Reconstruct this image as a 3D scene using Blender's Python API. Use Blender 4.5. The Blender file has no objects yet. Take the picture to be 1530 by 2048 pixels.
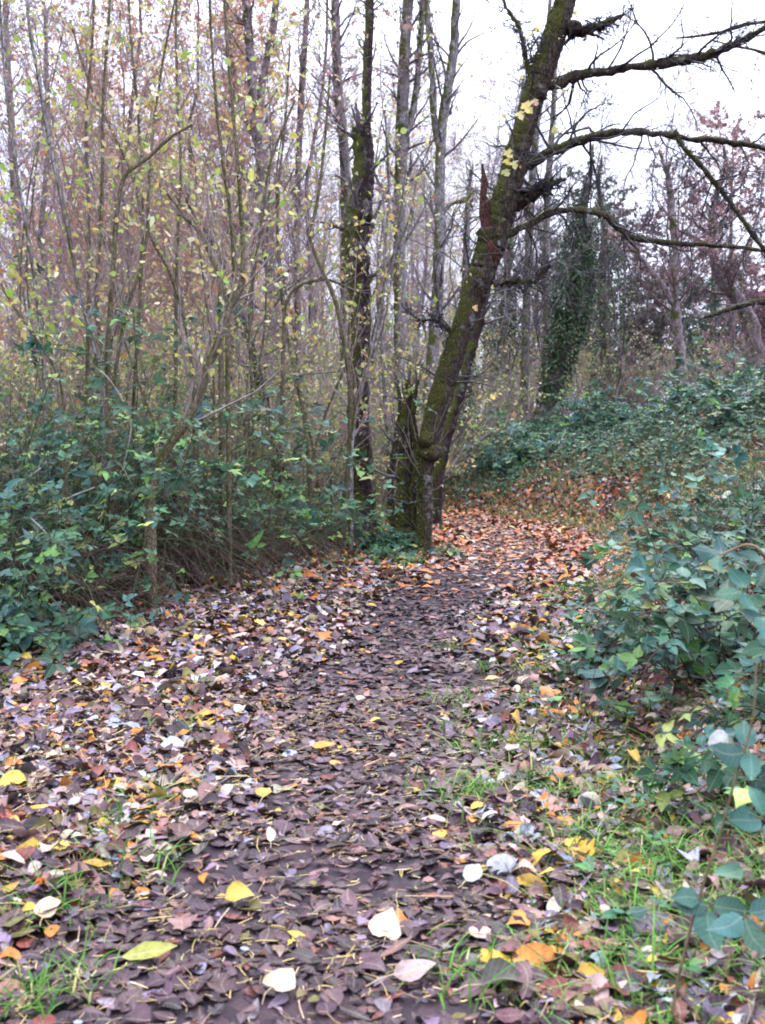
import bpy, math
import numpy as np
from math import radians as R
# ------------------------------------------------------------------ camera, world, light
S = bpy.context.scene
CAMH, PITCH, F = 1.3, R(3.56), 1991.0
cam = bpy.data.objects.new("camera", bpy.data.cameras.new("camera"))
S.collection.objects.link(cam); S.camera = cam
cam.location = (0, 0, CAMH); cam.rotation_euler = (R(90) - PITCH, 0, 0)
cam.data.sensor_fit = 'VERTICAL'; cam.data.sensor_height = 36.0; cam.data.lens = 36.0 * F / 2048
cam.data.clip_start = 0.05; cam.data.clip_end = 2000
cam.data.dof.use_dof = True; cam.data.dof.focus_distance = 7.5; cam.data.dof.aperture_fstop = 5.0
S.view_settings.view_transform = 'Standard'; S.view_settings.look = 'None'
S.view_settings.exposure = 2.02; S.view_settings.gamma = 1
S.render.engine = 'CYCLES'
S.cycles.filter_width = 1.9
S.cycles.max_bounces = 5; S.cycles.diffuse_bounces = 3; S.cycles.glossy_bounces = 2
S.cycles.transmission_bounces = 3; S.cycles.transparent_max_bounces = 4
SUN_EL, SUN_ROT = R(52), R(25)
W = bpy.data.worlds.new("World"); S.world = W; W.use_nodes = True
nt = W.node_tree; bg = nt.nodes['Background']
sky = nt.nodes.new('ShaderNodeTexSky'); sky.sky_type = 'NISHITA'; sky.sun_disc = False
sky.sun_elevation = SUN_EL; sky.sun_rotation = SUN_ROT; sky.dust_density = 4; sky.air_density = 1.0
hs = nt.nodes.new('ShaderNodeHueSaturation'); hs.inputs['Saturation'].default_value = 0.42
hs.inputs['Value'].default_value = 1.25
nt.links.new(sky.outputs[0], hs.inputs['Color']); 
# overcast veil: cloud layer lifts and evens out the sky
mx = nt.nodes.new('ShaderNodeMix'); mx.data_type = 'RGBA'; mx.inputs[0].default_value = 0.86
tc = nt.nodes.new('ShaderNodeTexCoord'); sx = nt.nodes.new('ShaderNodeSeparateXYZ'); nt.links.new(tc.outputs['Generated'], sx.inputs[0])
gr = nt.nodes.new('ShaderNodeMapRange'); nt.links.new(sx.outputs[2], gr.inputs[0])
for i_, v_ in zip((1, 2, 3, 4), (0.25, 0.95, 0.46, 2.5)): gr.inputs[i_].default_value = v_
vs = nt.nodes.new('ShaderNodeVectorMath'); vs.operation = 'SCALE'; vs.inputs[0].default_value = (6.5, 6.95, 9.3); nt.links.new(gr.outputs[0], vs.inputs['Scale'])
nt.links.new(hs.outputs[0], mx.inputs[6]); nt.links.new(vs.outputs[0], mx.inputs[7])
nt.links.new(mx.outputs[2], bg.inputs[0]); bg.inputs[1].default_value = 0.11
sun = bpy.data.objects.new("sun", bpy.data.lights.new("sun", 'SUN')); S.collection.objects.link(sun)
sun.data.energy = 0.9; sun.data.angle = R(14); sun.data.color = (1, 0.95, 0.88)
# sun behind thin cloud, high ahead and a little right
sun.rotation_euler = (R(90) - SUN_EL, 0, R(180) - SUN_ROT)

rng = np.random.default_rng(11)
# ------------------------------------------------------------------ materials
def newmat(name):
    m = bpy.data.materials.new(name); m.use_nodes = True
    n = m.node_tree.nodes; return m, n, m.node_tree.links, n['Principled BSDF']
def node(n, t, **kw):
    a = n.new(t)
    for k, v in kw.items():
        if k in a.inputs.keys() if isinstance(k, str) else False: a.inputs[k].default_value = v
        else: setattr(a, k, v)
    return a
def mixc(n, l, fac, a, b, mode='MIX'):
    x = n.new('ShaderNodeMix'); x.data_type = 'RGBA'; x.blend_type = mode
    for s, v in ((0, fac), (6, a), (7, b)):
        if hasattr(v, 'is_output'): l.new(v, x.inputs[s])
        else: x.inputs[s].default_value = v if s == 0 else (*v, 1)
    return x.outputs[2]
def ramp(n, l, src, lo, hi, a=0.0, b=1.0):
    x = n.new('ShaderNodeMapRange'); l.new(src, x.inputs[0])
    for i, v in zip((1, 2, 3, 4), (lo, hi, a, b)): x.inputs[i].default_value = v
    return x.outputs[0]
def noise(n, l, scale, detail=3, vec=None, rough=0.55):
    x = n.new('ShaderNodeTexNoise'); x.inputs['Scale'].default_value = scale
    x.inputs['Detail'].default_value = detail; x.inputs['Roughness'].default_value = rough
    if vec is not None: l.new(vec, x.inputs['Vector'])
    return x.outputs['Fac']
def attr(n, name):
    a = n.new('ShaderNodeAttribute'); a.attribute_name = name; return a
def math_(n, l, op, a, b=None):
    x = n.new('ShaderNodeMath'); x.operation = op
    for i, v in enumerate((a, b)):
        if v is None: continue
        if hasattr(v, 'is_output'): l.new(v, x.inputs[i])
        else: x.inputs[i].default_value = v
    return x.outputs[0]
def geo_pos(n): return n.new('ShaderNodeNewGeometry').outputs['Position']

def leaf_material(name, rough, trans, back, blot=0.55, vein=0.35, spec=0.5):
    m, n, l, p = newmat(name)
    col = attr(n, 'Col').outputs['Color']
    uvn = attr(n, 'luv'); sep = n.new('ShaderNodeSeparateXYZ'); l.new(uvn.outputs['Vector'], sep.inputs[0])
    u, v = sep.outputs[0], sep.outputs[1]
    pos = geo_pos(n)
    bl = math_(n, l, 'MAXIMUM', ramp(n, l, noise(n, l, 45, 3, pos), 0.45, 0.68, 0, blot), ramp(n, l, noise(n, l, 150, 2, pos), 0.62, 0.68, 0, blot * 1.3))
    dark = mixc(n, l, 1.0, col, (0.42, 0.34, 0.3), 'MULTIPLY')
    c = mixc(n, l, bl, col, dark)
    av = math_(n, l, 'ABSOLUTE', v)
    mid = ramp(n, l, av, 0.0, 0.035, 1, 0)
    d = math_(n, l, 'SUBTRACT', u, math_(n, l, 'MULTIPLY', av, 0.55))
    sv = math_(n, l, 'PINGPONG', d, 0.07)
    side = ramp(n, l, sv, 0.0, 0.012, 0.7, 0)
    vv = math_(n, l, 'MULTIPLY', math_(n, l, 'MAXIMUM', mid, side), vein)
    light = mixc(n, l, 0.45, c, (0.5, 0.45, 0.3))
    c = mixc(n, l, vv, c, light)
    g = n.new('ShaderNodeNewGeometry')
    pale = mixc(n, l, back, c, (0.30, 0.33, 0.28))
    c = mixc(n, l, g.outputs['Backfacing'], c, pale)
    l.new(c, p.inputs['Base Color']); p.inputs['Roughness'].default_value = rough
    p.inputs['Specular IOR Level'].default_value = spec
    bp = n.new('ShaderNodeBump'); bp.inputs['Strength'].default_value = 0.35; bp.inputs['Distance'].default_value = 0.004
    l.new(math_(n, l, 'SUBTRACT', noise(n, l, 120, 2, pos), vv), bp.inputs['Height']); l.new(bp.outputs[0], p.inputs['Normal'])
    if trans > 0:
        t = n.new('ShaderNodeBsdfTranslucent'); l.new(c, t.inputs[0])
        ms = n.new('ShaderNodeMixShader'); ms.inputs[0].default_value = trans
        l.new(p.outputs[0], ms.inputs[1]); l.new(t.outputs[0], ms.inputs[2])
        l.new(ms.outputs[0], n['Material Output'].inputs[0])
    return m
M_litter = leaf_material('fallen_leaf', 0.45, 0.0, 0.1, spec=0.14)
M_live = leaf_material('live_leaf', 0.5, 0.2, 0.12, blot=0.3, vein=0.35, spec=0.15)
M_grass = leaf_material('grass_blade', 0.55, 0.3, 0.0, blot=0.2, vein=0.0, spec=0.08)
M_canopy = leaf_material('canopy_leaf', 0.6, 0.45, 0.2, blot=0.3, vein=0.0, spec=0.12)

def bark_material(name, c1, c2, moss=0.0, mossdir=(-0.5, -0.4, 0.6), scale=14, lichen=0.0, mosscol=(0.085, 0.095, 0.02)):
    m, n, l, p = newmat(name)
    pos = geo_pos(n)
    mp = n.new('ShaderNodeMapping'); mp.inputs['Scale'].default_value = (1, 1, 0.28); l.new(pos, mp.inputs[0])
    n1 = noise(n, l, scale, 6, mp.outputs[0], 0.65)
    vo = n.new('ShaderNodeTexVoronoi'); vo.feature = 'DISTANCE_TO_EDGE'; vo.inputs['Scale'].default_value = scale * 2.2
    l.new(mp.outputs[0], vo.inputs['Vector'])
    crack = ramp(n, l, vo.outputs['Distance'], 0, 0.18)
    c = mixc(n, l, ramp(n, l, n1, 0.35, 0.65), c1, c2)
    c = mixc(n, l, math_(n, l, 'MULTIPLY', math_(n, l, 'SUBTRACT', 1, crack), 0.55), c, tuple(x * 0.35 for x in c1))
    if lichen > 0:
        li = ramp(n, l, noise(n, l, 7, 5, pos, 0.6), 0.58, 0.66, 0, lichen)
        c = mixc(n, l, li, c, (0.42, 0.44, 0.42))
    h = math_(n, l, 'ADD', math_(n, l, 'MULTIPLY', crack, 0.6), n1)
    if moss > 0:
        g = n.new('ShaderNodeNewGeometry')
        dt = n.new('ShaderNodeVectorMath'); dt.operation = 'DOT_PRODUCT'
        l.new(g.outputs['Normal'], dt.inputs[0]); dt.inputs[1].default_value = mossdir
        nz = noise(n, l, 4.5, 6, pos, 0.7)
        s = math_(n, l, 'ADD', math_(n, l, 'MULTIPLY', dt.outputs['Value'], 0.22), nz)
        mf = ramp(n, l, s, 0.62 - 0.25 * moss, 0.74 - 0.25 * moss)
        mc = mixc(n, l, ramp(n, l, noise(n, l, 90, 3, pos), 0.35, 0.65), mosscol, tuple(x * 0.4 for x in mosscol))
        c = mixc(n, l, mf, c, mc)
        h = math_(n, l, 'ADD', h, math_(n, l, 'MULTIPLY', mf, noise(n, l, 60, 4, pos)))
    l.new(c, p.inputs['Base Color']); p.inputs['Roughness'].default_value = 0.9
    p.inputs['Specular IOR Level'].default_value = 0.1
    bp = n.new('ShaderNodeBump'); bp.inputs['Strength'].default_value = 0.8; bp.inputs['Distance'].default_value = 0.03
    l.new(h, bp.inputs['Height']); l.new(bp.outputs[0], p.inputs['Normal'])
    return m
M_moss = bark_material('mossy_bark', (0.03, 0.022, 0.017), (0.085, 0.062, 0.048), 0.48, (-0.8, -0.1, 0.5), lichen=0.3, mosscol=(0.072, 0.074, 0.018))
M_dark = bark_material('dark_bark', (0.025, 0.017, 0.016), (0.065, 0.045, 0.043), 0.30, (-0.9, -0.3, 0.1), lichen=0.25)
M_pale = bark_material('pale_bark', (0.15, 0.13, 0.12), (0.3, 0.27, 0.26), 0.3, (-0.7, -0.3, 0.1), lichen=0.5)
M_far = bark_material('far_bark', (0.16, 0.12, 0.125), (0.33, 0.255, 0.265), 0.15, lichen=0.2)
M_sap = bark_material('sapling_bark', (0.12, 0.10, 0.055), (0.24, 0.20, 0.13), 0.15, scale=30)
M_snag = bark_material('broken_wood', (0.04, 0.018, 0.013), (0.11, 0.05, 0.035), 0)
M_stem = bark_material('dead_cane', (0.10, 0.06, 0.05), (0.28, 0.19, 0.15), 0, scale=50)
def twig_material(name):
    m, n, l, p = newmat(name)
    c = attr(n, 'Col').outputs['Color']
    c2 = mixc(n, l, ramp(n, l, noise(n, l, 18, 4, geo_pos(n)), 0.35, 0.65), c, mixc(n, l, 1.0, c, (0.5, 0.5, 0.45), 'MULTIPLY'))
    l.new(c2, p.inputs['Base Color']); p.inputs['Roughness'].default_value = 0.8; p.inputs['Specular IOR Level'].default_value = 0.12; return m
M_twig = twig_material('twig')
def ground_material(name, a, b, c3):
    m, n, l, p = newmat(name); pos = geo_pos(n)
    x = mixc(n, l, ramp(n, l, noise(n, l, 6, 6, pos, 0.7), 0.35, 0.65), a, b)
    vo = n.new('ShaderNodeTexVoronoi'); vo.inputs['Scale'].default_value = 22; l.new(pos, vo.inputs['Vector'])
    lf = ramp(n, l, n.new('ShaderNodeSeparateColor').outputs[0], 0, 1)
    sc = n.new('ShaderNodeSeparateColor'); l.new(vo.outputs['Color'], sc.inputs[0])
    x = mixc(n, l, ramp(n, l, sc.outputs[0], 0.55, 0.6, 0, 0.8), x, c3)
    l.new(x, p.inputs['Base Color']); p.inputs['Roughness'].default_value = 0.85; p.inputs['Specular IOR Level'].default_value = 0.12
    bp = n.new('ShaderNodeBump'); bp.inputs['Strength'].default_value = 0.9; bp.inputs['Distance'].default_value = 0.03
    l.new(math_(n, l, 'ADD', noise(n, l, 25, 6, pos, 0.7), math_(n, l, 'MULTIPLY', sc.outputs[1], 0.5)), bp.inputs['Height'])
    l.new(bp.outputs[0], p.inputs['Normal']); return m
M_ground = ground_material('woodland_soil', (0.018, 0.013, 0.011), (0.045, 0.03, 0.024), (0.07, 0.04, 0.027))
M_path = ground_material('trodden_mud', (0.022, 0.016, 0.019), (0.05, 0.036, 0.04), (0.06, 0.038, 0.04))

# ------------------------------------------------------------------ mesh building
class Geo:
    def __init__(s): s.v = []; s.c = []; s.u = []; s.f = []; s.n = 0
    def add(s, v, faces, c=(1, 1, 1), u=None):
        v = np.asarray(v, float).reshape(-1, 3); k = len(v)
        s.v.append(v); c = np.asarray(c, float)
        s.c.append(np.broadcast_to(c, (k, 3)) if c.ndim == 1 else c.reshape(-1, 3))
        s.u.append(np.zeros((k, 2)) if u is None else u.reshape(-1, 2))
        for fa in (faces if isinstance(faces, list) else [faces]):
            if len(fa): s.f.append(np.asarray(fa, int) + s.n)
        s.n += k
    def build(s, name, mat, parent=None, smooth=True):
        me = bpy.data.meshes.new(name)
        if s.n:
            v = np.concatenate(s.v); me.vertices.add(len(v)); me.vertices.foreach_set('co', v.astype(np.float32).ravel())
            idx = np.concatenate([f.ravel() for f in s.f]); tot = np.concatenate([np.full(len(f), f.shape[1]) for f in s.f])
            me.loops.add(len(idx)); me.loops.foreach_set('vertex_index', idx.astype(np.int32))
            me.polygons.add(len(tot)); st = np.concatenate([[0], np.cumsum(tot)[:-1]])
            me.polygons.foreach_set('loop_start', st.astype(np.int32)); me.polygons.foreach_set('loop_total', tot.astype(np.int32))
            me.polygons.foreach_set('use_smooth', np.full(len(tot), smooth))
            c = np.ones((len(v), 4)); c[:, :3] = np.concatenate(s.c)
            a = me.attributes.new('Col', 'FLOAT_COLOR', 'POINT'); a.data.foreach_set('color', c.astype(np.float32).ravel())
            b = me.attributes.new('luv', 'FLOAT2', 'POINT'); b.data.foreach_set('vector', np.concatenate(s.u).astype(np.float32).ravel())
            me.update(calc_edges=True)
        me.materials.append(mat)
        o = bpy.data.objects.new(name, me); S.collection.objects.link(o)
        if parent is not None: o.parent = parent
        return o
def tag(o, label=None, cat=None, group=None, kind=None):
    for k, v in (('label', label), ('category', cat), ('group', group), ('kind', kind)):
        if v: o[k] = v
    return o
def thing(name, loc, label, cat, group=None):
    o = bpy.data.objects.new(name, None); o.empty_display_size = 0.2; S.collection.objects.link(o)
    o.location = tuple(float(q) for q in loc); return tag(o, label, cat, group)
def norm(a): return a / (np.linalg.norm(a, axis=-1, keepdims=True) + 1e-9)

def tubes(P, r, sides=3, seed=0, rough=0.0):
    """P [N,K,3], r [N,K] -> verts, quads"""
    P = np.asarray(P, float); r = np.asarray(r, float)
    if P.ndim == 2: P = P[None]; r = r[None]
    N, K, _ = P.shape
    T = norm(np.gradient(P, axis=1))
    ref = np.where(np.abs(T.mean(1, keepdims=True)[..., 2:]) > 0.8, np.array([1., 0, 0]), np.array([0, 0, 1.]))
    A = norm(np.cross(T, np.broadcast_to(ref, T.shape))); B = np.cross(T, A)
    th = np.arange(sides) * 2 * np.pi / sides
    rr = r[:, :, None] * np.ones(sides)
    if rough > 0:
        g = np.random.default_rng(seed)
        rr = rr * (1 + rough * g.standard_normal((N, K, sides)) + rough * 0.9 * g.standard_normal((N, 1, sides)))
    V = P[:, :, None] + rr[..., None] * (np.cos(th)[:, None] * A[:, :, None] + np.sin(th)[:, None] * B[:, :, None])
    i = np.arange(N)[:, None, None] * K * sides + np.arange(K - 1)[None, :, None] * sides
    j = np.arange(sides)[None, None]; j2 = (j + 1) % sides
    q = np.stack([i + j, i + j2, i + sides + j2, i + sides + j], -1).reshape(-1, 4)
    return V.reshape(-1, 3), q
def catmull(P, m):
    P = np.asarray(P, float); Q = np.vstack([2 * P[0] - P[1], P, 2 * P[-1] - P[-2]])
    n = len(P) - 1; t = np.linspace(0, n, m); i = np.minimum(t.astype(int), n - 1); u = (t - i)[:, None]
    p0, p1, p2, p3 = Q[i], Q[i + 1], Q[i + 2], Q[i + 3]
    return 0.5 * (2 * p1 + (p2 - p0) * u + (2 * p0 - 5 * p1 + 4 * p2 - p3) * u**2 + (3 * p1 - p0 - 3 * p2 + p3) * u**3)

# ------------------------------------------------------------------ terrain
def tab(pts):
    p = np.array(pts, float); q = catmull(p, 400); o = np.argsort(q[:, 0]); return q[o, 0], q[o, 1]
XC = tab([(-8, -.15), (0, -0.2), (2.4, -0.19), (3.3, -.1), (5, 0.02), (7, 0.2), (9, 0.62), (12, 1.45), (15, 1.85), (17.5, 1.6), (19.5, 0.5), (21, -1.5)])
ER = tab([(-8, 1.0), (2, 0.72), (4, 0.85), (6, 1.25), (8, 1.8), (10, 2.5), (12, 3.0), (14, 3.25), (16, 3.25), (18, 2.8), (20, 1.9), (22, 0.6), (25, -1.2), (30, -4), (40, -10), (140, -60)])
EL = tab([(-8, -3.2), (3, -3.0), (6.5, -2.55), (9.2, -1.8), (11, -1.1), (12.5, -0.5), (14, 0.05), (16, 0.3), (18, -0.3), (19.5, -2.2), (21, -6)])
def ssum(x, y, sc, seed, k=7):
    g = np.random.default_rng(seed); o = 0
    for i in range(k):
        a = g.uniform(0, 6.28); f = sc * g.uniform(0.5, 2); o = o + np.sin(f * (x * math.cos(a) + y * math.sin(a)) + g.uniform(0, 6.28))
    return o / k
def zt(x, y):
    x = np.asarray(x, float); y = np.asarray(y, float)
    er = np.interp(y, *ER); el = np.interp(y, *EL)
    b = np.maximum(x - er, 0)
    H = np.interp(y, [0, 6, 16, 20, 25, 60], [1.6, 2.6, 3.4, 2.8, 2.05, 2.05]) + 0.11 * np.clip(x - 5, 0, 12)
    sl = np.interp(y, [0, 5, 9, 16, 22, 30], [0.32, 0.42, 0.72, 0.92, 0.42, 0.40])
    z = H * np.tanh(sl * b * np.minimum(1, 0.45 + b * 0.8) / H)
    a = np.maximum(el - x, 0); fade = np.clip((22 - y) / 4, 0, 1)
    z = z + 0.28 * np.tanh(a / 0.6) * fade
    off = np.minimum(np.abs(x - np.interp(y, *XC)) / 1.2, 1)
    z = z + (0.015 + 0.03 * off) * ssum(x, y, 2.2, 3) + 0.10 * ssum(x, y, 0.7, 5) * np.clip(off - 0.3, 0, 1) + 0.008 * ssum(x, y, 9, 8)
    return z
def tnorm(x, y):
    e = 0.05
    return norm(np.stack([-(zt(x + e, y) - zt(x - e, y)) / (2 * e), -(zt(x, y + e) - zt(x, y - e)) / (2 * e), np.ones_like(x)], -1))
def pix(px, py, Y):
    dx = (px - 765) / F; dy = -(py - 1024) / F
    d = np.array([dx, math.cos(PITCH) + dy * math.sin(PITCH), -math.sin(PITCH) + dy * math.cos(PITCH)])
    return np.array([0, 0, CAMH]) + d * (Y / d[1])
def gpix(px, py):
    for Y in np.arange(1.5, 60, 0.02):
        p = pix(px, py, Y)
        if p[2] < float(zt(p[0], p[1])): return p
    return p
def grid(xs, ys, zf, name, mat):
    X, Y = np.meshgrid(xs, ys); Z = zf(X, Y); g = Geo(); nx = len(xs)
    i = (np.arange(len(ys) - 1)[:, None] * nx + np.arange(nx - 1)[None]).ravel()
    g.add(np.stack([X, Y, Z], -1).reshape(-1, 3), np.stack([i, i + 1, i + nx + 1, i + nx], -1))
    return g.build(name, mat)
xs = np.concatenate([-np.geomspace(400, 8, 22), np.arange(-7.9, 9, 0.1), np.geomspace(9.2, 400, 24)])
ys = np.concatenate([[-60, -30, -15, -8, -4], np.arange(-2, 24, 0.1), np.geomspace(24.2, 600, 50)])
tag(grid(xs, ys, zt, 'ground', M_ground), kind='structure')
# path strip
yy = np.arange(-2, 20.2, 0.1); ww = np.interp(yy, [0, 4, 8, 12, 16, 20], [0.62, 0.58, 0.62, 0.85, 0.85, 0.8])
t_ = np.linspace(-1, 1, 17)
PX = np.interp(yy, *XC)[:, None] + ww[:, None] * t_[None] * (1 + 0.12 * np.sin(yy * 3.1)[:, None]); PY = np.repeat(yy[:, None], 17, 1)
PZ = zt(PX, PY) + 0.009 - 0.02 * (np.abs(t_)[None] ** 8)
g = Geo(); i = (np.arange(len(yy) - 1)[:, None] * 17 + np.arange(16)[None]).ravel()
g.add(np.stack([PX, PY, PZ], -1), np.stack([i, i + 1, i + 18, i + 17], -1)); tag(g.build('path', M_path), kind='structure')

# ------------------------------------------------------------------ leaves
def strip_template(st, hw, base_s=None):
    """stations and half widths -> verts (s,w), faces"""
    v = [(st[0], 0)]; 
    for s, h in zip(st[1:-1], hw[1:-1]): v += [(s, -h), (s, 0), (s, h)]
    v.append((st[-1], 0)); n = len(st) - 2; q = []; t = [(0, 2, 1), (0, 3, 2)]
    for k in range(n - 1):
        a = 1 + 3 * k; q += [(a, a + 1, a + 4, a + 3), (a + 1, a + 2, a + 5, a + 4)]
    a = 1 + 3 * (n - 1); e = len(v) - 1; t += [(a, a + 1, e), (a + 1, a + 2, e)]
    return np.array(v, float), [np.array(t)[:, ::-1], np.array(q).reshape(-1, 4)[:, ::-1]] if q else [np.array(t)[:, ::-1]]
T_ovate = strip_template([0, .10, .28, .5, .72, .88, 1], [0, .2, .33, .34, .24, .11, 0])
T_narrow = strip_template([0, .15, .4, .65, .85, 1], [0, .12, .19, .17, .09, 0])
T_leaflet = strip_template([.12, .17, .25, .36, .5, .64, .78, .92, 1.06, 1.16], [0, .14, .25, .32, .345, .33, .27, .18, .07, 0])
T_bramble = strip_template([0.08, .22, .42, .65, .85, 1.04], [0, .22, .30, .24, .11, 0])
T_round = strip_template([0, .08, .25, .5, .75, .93, 1], [0, .26, .42, .44, .34, .15, 0])
T_simple = strip_template([0, .4, 1], [0, .33, 0])
T_mid = strip_template([0, .25, .6, 1], [0, .3, .27, 0])
def fan(pts, c=(0.35, 0)):
    v = np.array([c] + pts, float); k = len(pts)
    return v, [np.array([(0, 1 + (i + 1) % k, 1 + i) for i in range(k)])]
T_heart = fan([(0.06, 0), (-0.03, .16), (0.02, .34), (.18, .45), (.4, .42), (.62, .3), (.82, .14), (1, 0), (.82, -.14), (.62, -.3), (.4, -.42), (.18, -.45), (.02, -.34), (-.03, -.16)])
T_maple = fan([(0, 0), (.02, .14), (-.02, .38), (.12, .36), (.2, .5), (.34, .62), (.38, .46), (.44, .26), (.5, .24), (.62, .42), (.7, .3), (.82, .27), (.86, .12), (1.02, 0),
               (.86, -.12), (.82, -.27), (.7, -.3), (.62, -.42), (.5, -.24), (.44, -.26), (.38, -.46), (.34, -.62), (.2, -.5), (.12, -.36), (-.02, -.38), (.02, -.14)])
def add_leaves(g, tpl, pos, fwd, nrm, size, col, fold=0.25, curl=0.3, rg=rng, twist=0.15, flat=None):
    """pos [N,3] base, fwd dir, nrm normal, size [N], col [N,3]"""
    tv, tf = tpl; N = len(pos); V = len(tv)
    fwd = norm(fwd); nrm = norm(nrm - (nrm * fwd).sum(-1, keepdims=True) * fwd); side = np.cross(nrm, fwd)
    s = tv[None, :, 0]; w = tv[None, :, 1]
    fo = (rg.normal(fold, abs(fold) * 0.6 + 0.05, N))[:, None]; cu = rg.normal(0, curl, N)[:, None]; tw = rg.normal(0, twist, N)[:, None]
    z = fo * np.abs(w) + cu * ((s - .5) ** 2 - .25) + tw * w * (s - .3) * 2 + 0.022 * curl / 0.3 * rg.standard_normal((N, V)) + (rg.normal(0, .55, N)[:, None] * w ** 2 if V > 8 else 0)
    wj = w * (1 + 0.05 * rg.standard_normal((N, V))) * rg.uniform(.75, 1.15, N)[:, None] + rg.normal(0, .10, N)[:, None] * np.sin(s * 3.14)
    if flat is not None: z = z * flat[:, None]
    sz = np.asarray(size)[:, None, None]
    P = pos[:, None] + sz * (s[..., None] * fwd[:, None] + wj[..., None] * side[:, None] + z[..., None] * nrm[:, None])
    off = (np.arange(N) * V)[:, None, None]
    faces = [(f[None] + off).reshape(-1, f.shape[1]) for f in tf]
    c = np.repeat(np.asarray(col)[:, None], V, 1)
    uv = np.broadcast_to(tv[None], (N, V, 2))
    g.add(P, faces, c, uv)
def randdir(N, rg=rng): return norm(rg.standard_normal((N, 3)))
def pick(pal, w, N, rg=rng, var=0.18):
    pal = np.array(pal); w = np.array(w, float); k = rg.choice(len(pal), N, p=w / w.sum())
    return np.clip(pal[k] * np.exp(rg.normal(0, var, (N, 1))) * np.exp(rg.normal(0, 0.06, (N, 3))), 0, 0.75)

# litter palettes
PAL = [(0.052, 0.030, 0.036), (0.09, 0.052, 0.052), (0.20, 0.115, 0.09), (0.028, 0.018, 0.021), (0.15, 0.115, 0.15), (0.42, 0.33, 0.25),
       (0.40, 0.15, 0.02), (0.42, 0.30, 0.04), (0.25, 0.27, 0.31), (0.13, 0.04, 0.025), (0.12, 0.11, 0.03), (0.32, 0.28, 0.2)]
W_path = [40, 22, 5, 26, 6, .5, 1.1, .6, .8, 4, 1.2, .6]
W_side = [13, 15, 15, 8, 9, 6.5, 5.5, 4.5, 8, 5, 5, 7.5]
W_far = [3, 10, 22, 3, 3, 4, 20, 4, 1, 26, 1, 8]
PAL_far = list(PAL); PAL_far[2] = (0.36, 0.15, 0.07); PAL_far[6] = (0.48, 0.17, 0.04); PAL_far[9] = (0.27, 0.09, 0.04)
def litter(name, ymin, ymax, dens, tpls, size, label, seed, xl=-4.2, xr=4.0):
    rg = np.random.default_rng(seed); g = Geo()
    A = (ymax - ymin) * (xr - xl); N = int(A * dens)
    x = rg.uniform(xl, xr, N); y = rg.uniform(ymin, ymax, N)
    keep = np.abs(x) < 0.40 * y + 0.25                                # only the part of the wood the view covers, with a margin
    er = np.interp(y, *ER); el = np.interp(y, *EL)
    keep &= (x < er + 0.6 + 0.9 * rg.random(N)) & (x > el - 0.9 * rg.random(N) - 0.1)
    x, y = x[keep], y[keep]; N = len(x)
    c_off = np.abs(x - np.interp(y, *XC))
    farness = np.clip((y - 8.0) / 4.5 - .9 * np.clip(x - np.interp(y, *ER) - .1, 0, 1) + 0.35 * ssum(x, y, 1.2, 40) + 0.12 * (x - 0.8), 0, 1)
    onpath = np.clip(1.75 - c_off / 0.36 + .9 * ssum(x, y, 2.5, 77) + 1.0 * np.clip(3.6 - y, 0, 1) * (x < .3), 0, 1)
    u = rg.random(N); kp = rg.random(N) < np.where(onpath > 0.5, 0.6, 0.95)
    col = np.where((u < onpath)[:, None], pick(PAL, W_path, N, rg), pick(PAL, W_side, N, rg))
    col = np.where((rg.random(N) < farness)[:, None], pick(PAL_far, W_far, N, rg), col)
    steep = (0.36 - .22 * onpath)[:, None]
    n = norm(tnorm(x, y) + rg.standard_normal((N, 3)) * steep); col = col * np.where(onpath > .5, .74, .84)[:, None] * np.array([1, .93, .97]); bare = (onpath > .5) & (ssum(x, y, 4.2, 91) > .16); kp &= ~bare | (rg.random(N) < .45)
    f = randdir(N, rg); f[:, 2] *= 0.2
    sz = np.minimum(rg.lognormal(math.log(size), 0.4, N), size * 1.75) * np.where(onpath > 0.5, 0.85, 1.05) * rg.choice([1, .6, 1.25], N, p=[.6, .28, .12])
    z = zt(x, y) + 0.012 + rg.random(N) * np.where(onpath > 0.5, 0.014, 0.04)
    pos = np.stack([x, y, z], -1); f = norm(f - (f * n).sum(-1, keepdims=True) * n); pos = pos - f * sz[:, None] * 0.5
    k = rg.choice(len(tpls), N, p=np.array([t[1] for t in tpls]) / sum(t[1] for t in tpls))
    for j, (tp, _) in enumerate(tpls):
        m = (k == j) & kp
        add_leaves(g, tp, pos[m], f[m], n[m], sz[m] * (1.25 if tp is T_narrow else 1), col[m], 0.22, 0.42, rg, flat=(1 - .45 * onpath[m]) * rg.choice([1, 1.5, .6], m.sum(), p=[.6, .2, .2]))
    # leaf stalks
    if ymax < 9:
        m = (rg.random(N) < 0.38) & kp; p0 = pos[m] + n[m] * 0.004; L = sz[m] * rg.uniform(0.4, 0.9, m.sum())
        d = -f[m] + 0.5 * rg.standard_normal((m.sum(), 3)) * [1, 1, 0.15]; mid = p0 + d * L[:, None] * 0.5; end = mid + (d + 0.4 * rg.standard_normal(d.shape) * [1, 1, .2]) * L[:, None] * 0.5
        P = np.stack([p0, mid, end], 1); P[:, :, 2] = np.maximum(P[:, :, 2], zt(P[:, :, 0], P[:, :, 1]) + 0.02)
        v, q = tubes(P, np.full((len(P), 3), 0.0015), 3)
        g.add(v, q, np.repeat(pick([(0.4, 0.3, 0.1), (0.25, 0.15, 0.08), (0.45, 0.36, 0.2)], [4, 3, 2], len(P), rg), 9, 0), np.full((len(v), 2), 0.3))
    return tag(g.build(name, M_litter), label, 'leaf litter', None, 'stuff')
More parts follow.
